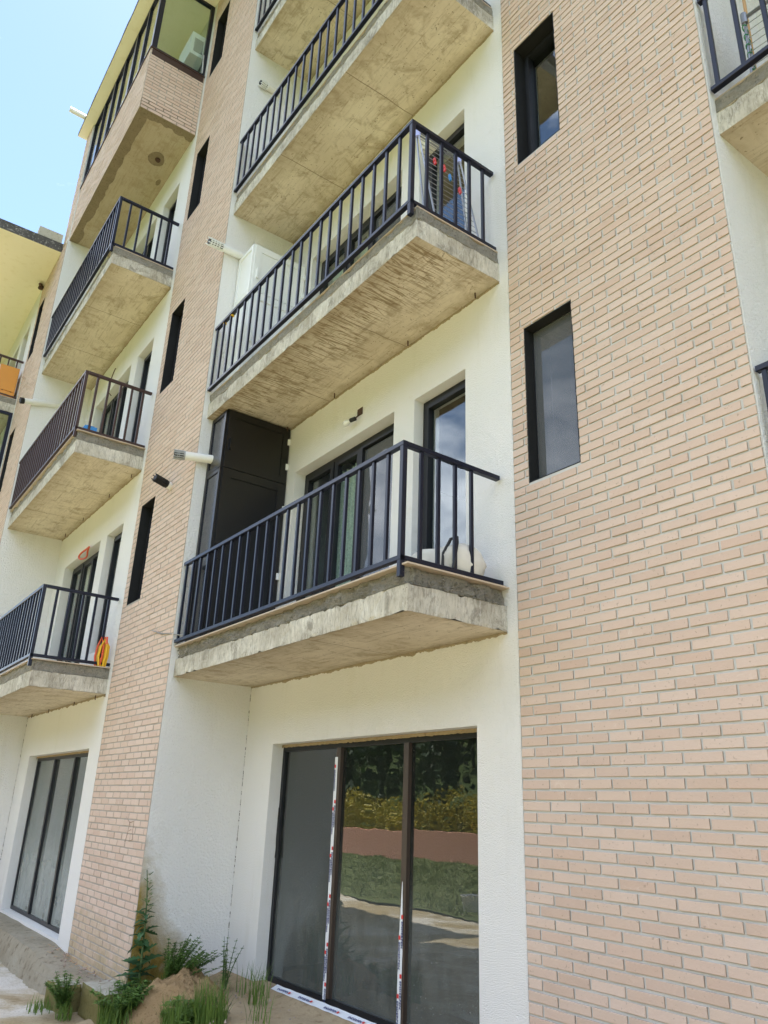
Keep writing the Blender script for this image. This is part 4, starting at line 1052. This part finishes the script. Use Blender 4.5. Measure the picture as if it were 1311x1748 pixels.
# yellow and red hoses hanging at the right end of the left block's first balcony
t = thing('hose_bundle', 'bundle of yellow and red hoses hung at the end of the lower left balcony rail', 'hose', (XS - LX - 0.06, -D - 0.12, ZF0 + 0.004))
for i, (dx, dy, mt) in enumerate(((0.0, 0.0, 'yellow'), (0.03, 0.03, 'yellow'), (0.055, 0.0, 'yellow'), (0.015, -0.03, 'redorange'))):
    mb = MB(); hgt = 0.33 if mt == 'yellow' else 0.36
    mb.tube([(dx, dy - 0.03, 0.0), (dx - 0.025, dy - 0.04, 0.12), (dx - 0.02, dy - 0.03, 0.24), (dx, dy, hgt), (dx + 0.03, dy + 0.03, 0.25), (dx + 0.03, dy + 0.03, 0.12), (dx + 0.01, dy + 0.02, 0.0)], 0.013, 8, 0)
    mb.obj('hose', mt, t)
mb = MB(); mb.tube([(-0.03, 0.0, 0.27), (0.0, 0.0, 0.365), (0.05, 0.02, 0.36), (0.075, 0.02, 0.27)], 0.017, 8); mb.obj('hose_end', 'redorange', t)
mb = MB()
mb.tube([(-4.10 + 0.24 * math.cos(a) + 0.02 * math.sin(3 * a), -D - 0.035 - 0.02 * math.cos(2 * a), 5.19 + 0.075 * math.sin(a)) for a in [2 * math.pi * i / 26 for i in range(27)]], 0.014, 8)
tag(mb.obj('cable_coil', 'redorange'), 'orange cable loop hanging at the head of the lower left balcony door', 'cable')

# clamp with yellow ends hooked over the middle railing
t = thing('clamp', 'black bracket with yellow ends hooked over the left end of the middle railing', 'tool', (0.34, -0.92, ZF0 + H + 0.90))
mb = MB(); mb.tube([(-0.11, 0.0, -0.03), (-0.09, 0.03, 0.05), (0.0, 0.045, 0.085), (0.08, 0.03, 0.06), (0.10, 0.02, -0.01)], 0.016, 8); mb.obj('arm', 'dark', t)
for x in (-0.11, 0.10):
    mb = MB(); mb.tube([(x, 0.0, -0.05), (x, 0.005, 0.005)], 0.022, 8); mb.obj('grip', 'yellow', t)

# outdoor air conditioner unit inside the glazed balcony
t = thing('air_conditioner', 'white air conditioner unit on the wall inside the upper glazed balcony', 'air conditioner', (-2.68, -D - 0.30, 13.62))
mb = MB(); mb.box(0, 0.62, 0, 0.26, 0, 0.50); mb.obj('casing', 'white_pvc', t)
mb = MB()
for i in range(9): mb.box(0.621, 0.628, 0.05, 0.21, 0.08 + 0.035 * i, 0.095 + 0.035 * i)
mb.obj('grille', 'grey_pl', t)
mb = MB(); mb.tube([(0.62, 0.2, 0.1), (0.70, 0.22, 0.0), (0.70, 0.24, -0.4)], 0.014, 6); mb.obj('hose', 'grey_pl', t)
mb = MB(); mb.tube([(-3.6, -D - 0.08, 14.55), (-2.55, -D - 0.08, 14.35)], 0.045, 12)
mb.obj('duct', 'white_pipe', G1)

t = thing('side_cabinet', 'orange cabinet behind the brown railing at the far left edge', 'cabinet', (-8.95, -2.34, 9.194))
mb = MB(); mb.box(0, 0.98, 0, 0.36, 0.0, 0.70); mb.obj('carcass', 'orange', t)
mb = MB(); mb.box(0.982, 0.995, 0.02, 0.34, 0.14, 0.69); mb.box(0.982, 0.995, 0.02, 0.34, 0.02, 0.12); mb.obj('door', 'orange', t)
mb = MB(); mb.box(0, 0.15, 0, 0.16, 0, 0.12); mb.box(0.01, 0.14, -0.012, 0, 0.02, 0.10); mb.box(0.03, 0.12, 0.03, 0.13, 0.12, 0.14)
tag(mb.obj('crate', 'blue', None, (-2.20, -D - 0.82, ZF0 + H + 0.004)), 'small blue crate behind the corner of the brown left railing', 'crate')

# ------------------------------------------------------------------ ground clutter: blocks, mound, weeds
def block(label, x, y, z, sx, sy, sz, rz, tilt):
    bm = bmesh.new(); bmesh.ops.create_cube(bm, size=1.0); bmesh.ops.subdivide_edges(bm, edges=bm.edges, cuts=9, use_grid_fill=True)
    for v in bm.verts:
        c = v.co.copy(); e = sum(1 for a in c if abs(abs(a) - 0.5) < 0.01)
        v.co = Vector((c.x * sx, c.y * sy, c.z * sz))
        q = v.co + Vector((x * 3, y, 0)); v.co += Vector((nv(q, 7), nv(q + Vector((5, 0, 0)), 7), nv(q + Vector((9, 0, 0)), 7))) * 0.012 - v.co.normalized() * (0.014 if e >= 2 else 0) * (0.5 + abs(nv(q, 13)) * 2)
    me = bpy.data.meshes.new('concrete_block'); bm.to_mesh(me); bm.free()
    me.materials.append(MT['mossy']); me.materials.append(MT['blocktop'])
    for p in me.polygons:
        if p.normal.z > 0.8: p.material_index = 1
    o = put('concrete_block', me, None, (x, y, z), (tilt, 0.0, rz))
    return tag(o, label, 'concrete block', 'broken concrete blocks at the pier foot')
block('mossy concrete kerb block with chalky top at the foot of the brick pier', -0.03, -1.105, -0.02, 0.62, 0.30, 0.27, rad(1), 0.0)
block('smaller moss-stained concrete block left of the ferny weed', -0.60, -1.33, -0.045, 0.36, 0.20, 0.25, rad(8), 0.03)

def mound():
    mb = MB(); n, m = 90, 40
    cx, cy, z0 = 0.66, -0.66, 0.03
    for j in range(m + 1):
        rr = j / m
        for i in range(n):
            a = 2 * math.pi * i / n
            x, y = math.cos(a) * rr * 0.72, math.sin(a) * rr * 0.46
            p = Vector((x, y, 0)); h = 0.25 * max(0, 1 - rr ** 2.2) * (1 + 0.35 * nv(p + Vector((0, 0, 3)), 2.4)) + 0.06 * fbm(p + Vector((2, 0, 0)), 6) * (1 - 0.6 * rr) + 0.022 * fbm(p, 24)
            mb.v.append((cx + x * (1 + 0.3 * nv((math.cos(a), math.sin(a), 0), 1.3)) + 0.02 * nv(p, 9), cy + y * (1 + 0.3 * nv((math.cos(a), math.sin(a), 5), 1.3)), z0 + h - (0.16 * rr ** 3)))
    for j in range(m):
        for i in range(n):
            a = j * n + i; b = j * n + (i + 1) % n
            mb.f.append((a, b, b + n, a + n)); mb.m.append(0); mb.tone.append(0)
    o = mb.obj('dirt_mound', 'dirt', None, smooth=True)
    return tag(o, 'heap of sandy brown soil between the weeds under the inner corner', 'dirt mound')
mound()
mb = MB()
for i in range(160):
    if R.random() < 0.6: c = Vector((R.uniform(-0.1, 2.4), R.uniform(-0.9, 0.0), 0.13))
    else: c = Vector((R.uniform(-3.2, 0.2), R.uniform(-1.2, -1.0), 0.11))
    s_ = R.uniform(0.006, 0.020); b_ = len(mb.v)
    for d in ((1, 0, 0), (-1, 0, 0), (0, 1, 0), (0, -1, 0), (0, 0, 1), (0, 0, -1)): mb.v.append(tuple(c + Vector(d) * s_ * R.uniform(0.6, 1.2)))
    for t_ in ((0, 2, 4), (2, 1, 4), (1, 3, 4), (3, 0, 4), (2, 0, 5), (1, 2, 5), (3, 1, 5), (0, 3, 5)): mb.f.append(tuple(b_ + x for x in t_)); mb.m.append(0); mb.tone.append(0)
mb.obj('gravel', 'pebble', kind='stuff')

mb = MB()
for i in range(150):
    x = R.uniform(-3.0, 2.2); y = -1.0 + R.uniform(-0.16, 0.0) if x < -0.4 else R.uniform(-1.0, -0.03)
    z = 0.135 if x > -0.4 else 0.125; a = R.uniform(0, 6.28); l_ = R.uniform(0.01, 0.05); d = Vector((math.cos(a), math.sin(a), R.uniform(-0.1, 0.3)))
    p = Vector((x, y, z)); mb.tube([p, p + d * l_], [0.0022, 0.001], 4)
mb.obj('twig_litter', 'wood', kind='stuff')

def leaf(mb, p, d, up, ln, w, curl=0.3, lobes=0, tone=0.0, n=5):
    """one leaf blade: a bent strip with a midrib fold, toothed when lobes > 0"""
    d = Vector(d).normalized(); s = d.cross(Vector(up)).normalized(); u = s.cross(d).normalized(); p = Vector(p)
    L, C, Rr = [], [], []
    for i in range(n + 1):
        t = i / n; q = p + d * ln * t + u * (ln * curl * (t - t * t * 1.9))
        ww = w * math.sin(math.pi * min(1, 0.10 + 0.9 * t) ** 0.8) * (1.0 if not lobes or i % 2 else 0.55) if i < n else 0.0
        L.append(q - s * ww + u * ww * 0.35); C.append(q); Rr.append(q + s * ww + u * ww * 0.35)
    for i in range(n):
        mb.quad([L[i], L[i + 1], C[i + 1], C[i]][::-1], 0, tone); mb.quad([C[i], C[i + 1], Rr[i + 1], Rr[i]][::-1], 0, tone)

# tall sow thistle against the return wall
t = thing('tall_weed', 'tall flowering weed with big toothed leaves against the pier corner', 'weed', (0.12, -0.90, 0.0))
t.scale = (1.18, 1.18, 1.2)
spine = [(0, 0, 0), (0.0, 0.0, 0.25), (-0.015, 0.0, 0.5), (-0.035, -0.005, 0.68), (-0.06, -0.01, 0.80), (-0.10, -0.01, 0.88), (-0.155, -0.005, 0.925)]
mb = MB(); mb.tube(spine, [0.010, 0.009, 0.007, 0.005, 0.004, 0.003, 0.002], 7)
for i in range(9):
    z = 0.45 + 0.05 * i; a = i * 2.4; f = min(1, z / 0.9); c = Vector((-0.02 - 0.12 * max(0, f - 0.6), 0, z))
    mb.tube([c, c + Vector((math.cos(a) * 0.04, math.sin(a) * 0.04, 0.025))], 0.003, 5)
mb.obj('stem', 'stem', t)
for i in range(38):
    z = 0.04 + 0.60 * (i / 38) ** 0.9 + R.uniform(-0.02, 0.02); a = i * 2.399 + R.uniform(-0.5, 0.5); sz = (0.165 * (1 - z / 0.85) + 0.05) * R.uniform(0.6, 1.2)
    mb = MB(); leaf(mb, (-0.03 * z, 0, z), (math.cos(a), math.sin(a) - 0.25, R.uniform(-0.55, 0.5)), (R.uniform(-0.4, 0.4), -0.3, 1), sz, sz * R.uniform(0.24, 0.36), R.uniform(-0.15, 0.5), 1, R.random() + 0.01, 9); mb.obj('leaf', 'leaf_dark', t)
mb = MB()
for i in range(30):
    f = R.uniform(0.55, 1.0); z = 0.93 * f; x = -0.02 - 0.14 * max(0, (f - 0.72) / 0.28) ** 1.6; a = R.uniform(0, 6.28); rr = R.uniform(0.01, 0.05) * (1.25 - f)
    c = Vector((x + math.cos(a) * rr, math.sin(a) * rr, z)); leaf(mb, c, (math.cos(a), math.sin(a), 0.6), (0, 0, 1), R.uniform(0.02, 0.05), 0.008, 0.2, 0, R.random() + 0.01, 3)
mb.obj('small_leaves', 'leaf_mid', t)
mb = MB()
for i in range(10):
    c = Vector((-0.155 + R.uniform(-0.03, 0.02), R.uniform(-0.02, 0.02), 0.925 + R.uniform(-0.02, 0.015))); mb.tube([c, c + Vector((0, 0, 0.014))], [0.004, 0.008], 6)
mb.obj('flower_buds', 'shrub', t)

def bush(name, label, loc, n_st, hgt, spread, mat, lw, ll, per, seed, lean=(0, 0), cat='weed', whorl=6):
    rr = random.Random(seed); t = thing(name, label, cat, loc)
    st, fo = MB(), MB()
    for i in range(n_st):
        a = rr.uniform(0, 6.28); s_ = rr.uniform(0.2, 1) * spread; h = hgt * rr.uniform(0.55, 1.0)
        pts = [Vector((math.cos(a) * s_ * f ** 1.4 * 1.0 + lean[0] * f * f + math.cos(a) * 0.05, math.sin(a) * s_ * f ** 1.4 + lean[1] * f * f, h * f)) for f in (0, 0.25, 0.5, 0.75, 1)]
        st.tube(pts, [0.005, 0.0045, 0.004, 0.003, 0.0015], 5)
        for j in range(per):
            f = 0.12 + 0.88 * (j + rr.random() * 0.4) / per
            k = min(3, int(f * 4)); g = f * 4 - k; p = pts[k].lerp(pts[k + 1], min(1, g))
            for w_ in range(whorl):
                b_ = rr.uniform(0, 6.28); leaf(fo, p, (math.cos(b_), math.sin(b_), rr.uniform(0.0, 0.8)), (0, 0, 1), ll * rr.uniform(0.6, 1.1) * (1.15 - 0.5 * f), lw, 0.25, 0, rr.random() + 0.01, 3)
    st.obj('stems', 'stem', t); fo.obj('foliage', mat, t)
    return t
bush('leafy_weed', 'bushy small-leaved weed right of the tall weed, leaning to the soil heap', (0.30, -0.66, 0.05), 64, 0.50, 0.30, 'leaf_mid', 0.0065, 0.05, 16, 4, (0.20, 0.08), 'weed', 7)
bush('ferny_weed', 'ferny green weed growing between the two concrete blocks', (-0.38, -1.38, -0.13), 24, 0.34, 0.20, 'leaf_mid', 0.006, 0.06, 13, 9, (0.05, -0.05))
bush('leafy_weed', 'low dark weed in front of the mossy kerb block below the tall weed', (0.36, -1.10, -0.10), 52, 0.32, 0.30, 'leaf_mid', 0.012, 0.085, 9, 12)
bush('leafy_weed', 'broad-leaved green weed at the bottom edge before the soil heap', (1.22, -0.92, -0.03), 22, 0.24, 0.24, 'leaf_bright', 0.022, 0.12, 5, 15, (0, 0), 'weed', 3)
bush('leafy_weed', 'thin upright weed with bare seed stalks before the inner corner', (0.62, -0.30, 0.14), 7, 0.42, 0.14, 'leaf_mid', 0.006, 0.045, 8, 21, (0.05, 0.0), 'weed', 5)

def grass(spots, seed, name, mat='leaf_bright'):
    rr = random.Random(seed); mb = MB()
    for (x, y, z, rad_, n, h) in spots:
        for i in range(n):
            a = rr.uniform(0, 6.28); q = rad_ * math.sqrt(rr.random()); p = Vector((x + math.cos(a) * q, y + math.sin(a) * q * 0.7, z))
            l = h * rr.uniform(0.5, 1.15); b_ = rr.uniform(0, 6.28); ln = rr.uniform(0.1, 0.75)
            d = Vector((math.cos(b_), math.sin(b_), 0)); pr = None; dry = rr.random() < 0.12; sd_ = Vector((-d.y, d.x, 0)); tn = rr.random() + 0.01
            for k in range(5):
                f = k / 4; c = p + Vector((0, 0, l * (f - 0.28 * ln * f * f))) + d * l * ln * f * f * 0.8; w_ = 0.0042 * (1 - f ** 1.5) + 0.0003
                cur = (c - sd_ * w_, c + sd_ * w_)
                if pr: mb.quad([pr[0], pr[1], cur[1], cur[0]], 0, tn)
                pr = cur
    return mb.obj(name, mat, kind='stuff')
grass([(0.42, -1.16, -0.10, 0.22, 300, 0.28), (0.26, -0.98, -0.04, 0.20, 240, 0.26), (0.36, -0.72, 0.05, 0.2, 120, 0.24), (1.22, -0.98, 0.0, 0.16, 240, 0.26), (1.42, -0.80, 0.05, 0.18, 260, 0.36), (0.92, -1.20, -0.08, 0.12, 30, 0.16),
       (1.25, -0.30, 0.13, 0.10, 26, 0.34), (1.75, -0.55, 0.10, 0.12, 18, 0.34), (-0.62, -1.52, -0.15, 0.16, 60, 0.13), (0.95, -0.20, 0.14, 0.2, 26, 0.26), (-0.2, -1.42, -0.14, 0.1, 60, 0.14), (0.0, -0.82, 0.05, 0.16, 70, 0.16)], 31, 'grass')

# ------------------------------------------------------------------ what the glass reflects: lawn tufts, shrubs, wooded hillside
rr = random.Random(77); mb = MB()
for i in range(30000):
    x, y = rr.uniform(-34, 2), rr.uniform(-16.6, -6.7); h = rr.uniform(0.04, 0.12); a = rr.uniform(0, 6.28); d = Vector((math.cos(a), math.sin(a), 0)) * 0.016
    p = Vector((x, y, -0.13)); o = Vector((rr.uniform(-0.06, 0.06), rr.uniform(-0.06, 0.06), h)); mb.quad([p - d, p + d, p + o], 0, rr.random() + 0.01)
mb.obj('lawn_grass', 'lawn_blade', kind='stuff')
def clumps(mb, c, r, n, sz, rr):
    for i in range(n):
        v = Vector((rr.gauss(0, 1), rr.gauss(0, 1), rr.gauss(0, 1))).normalized() * (rr.random() ** 0.4); q = Vector(c) + Vector((v.x * r[0], v.y * r[1], v.z * r[2]))
        a = Vector((rr.gauss(0, 1), rr.gauss(0, 1), rr.gauss(0, 1))).normalized(); b_ = a.orthogonal().normalized() * sz * rr.uniform(0.5, 1.2); e_ = a.cross(b_).normalized() * sz * rr.uniform(0.4, 1)
        mb.quad([q - b_ - e_, q + b_ - e_ * 0.6, q + b_ * 0.7 + e_, q - b_ * 0.8 + e_ * 0.9], 0, rr.random() + 0.01)
mb = MB()
for i in range(46):
    x = -52 + 60 * i / 46 + rr.uniform(-0.7, 0.7); h = rr.uniform(1.2, 1.9); clumps(mb, (x, -18.4 + rr.uniform(-0.5, 0.7), 0.35 + h * 0.62), (1.2, 0.9, h * 0.72), 900, 0.055, rr)
mb.obj('shrub_bank', 'shrub', kind='stuff')
mb = MB()
for i in range(230):
    x, y = rr.uniform(-100, 30), -24 - rr.random() ** 1.3 * 55
    g_ = 0.46 * max(0, -22 - y); h = rr.uniform(5, 10); r0 = rr.uniform(1.3, 2.3)
    for q in range(4):
        f = q / 4; clumps(mb, (x, y, g_ + h * (0.22 + 0.62 * f)), (r0 * (1.1 - f * 0.8), r0 * (1.1 - f * 0.8), h * 0.17), 170, 0.21, rr)
    mb.tube([(x, y, g_ - 0.5), (x, y, g_ + h * 0.8)], [0.16, 0.05], 5, 0)
mb.obj('forest', 'forest', kind='stuff')
t = thing('bucket', 'pale plastic bucket on the lawn, seen only in the window reflection', 'bucket', (-4.9, -7.3, -0.11))
mb = MB(); mb.tube([(0, 0, 0), (0, 0, 0.28)], [0.11, 0.15], 16, 0, False); mb.tube([(0, 0, 0.27), (0, 0, 0.29)], 0.157, 16, 0, False); mb.obj('body', 'white_pvc', t)
mb = MB(); mb.tube([(-0.15, 0, 0.27), (-0.1, 0, 0.19), (0, -0.02, 0.16), (0.1, 0, 0.19), (0.15, 0, 0.27)], 0.005, 5); mb.obj('handle', 'metal', t)
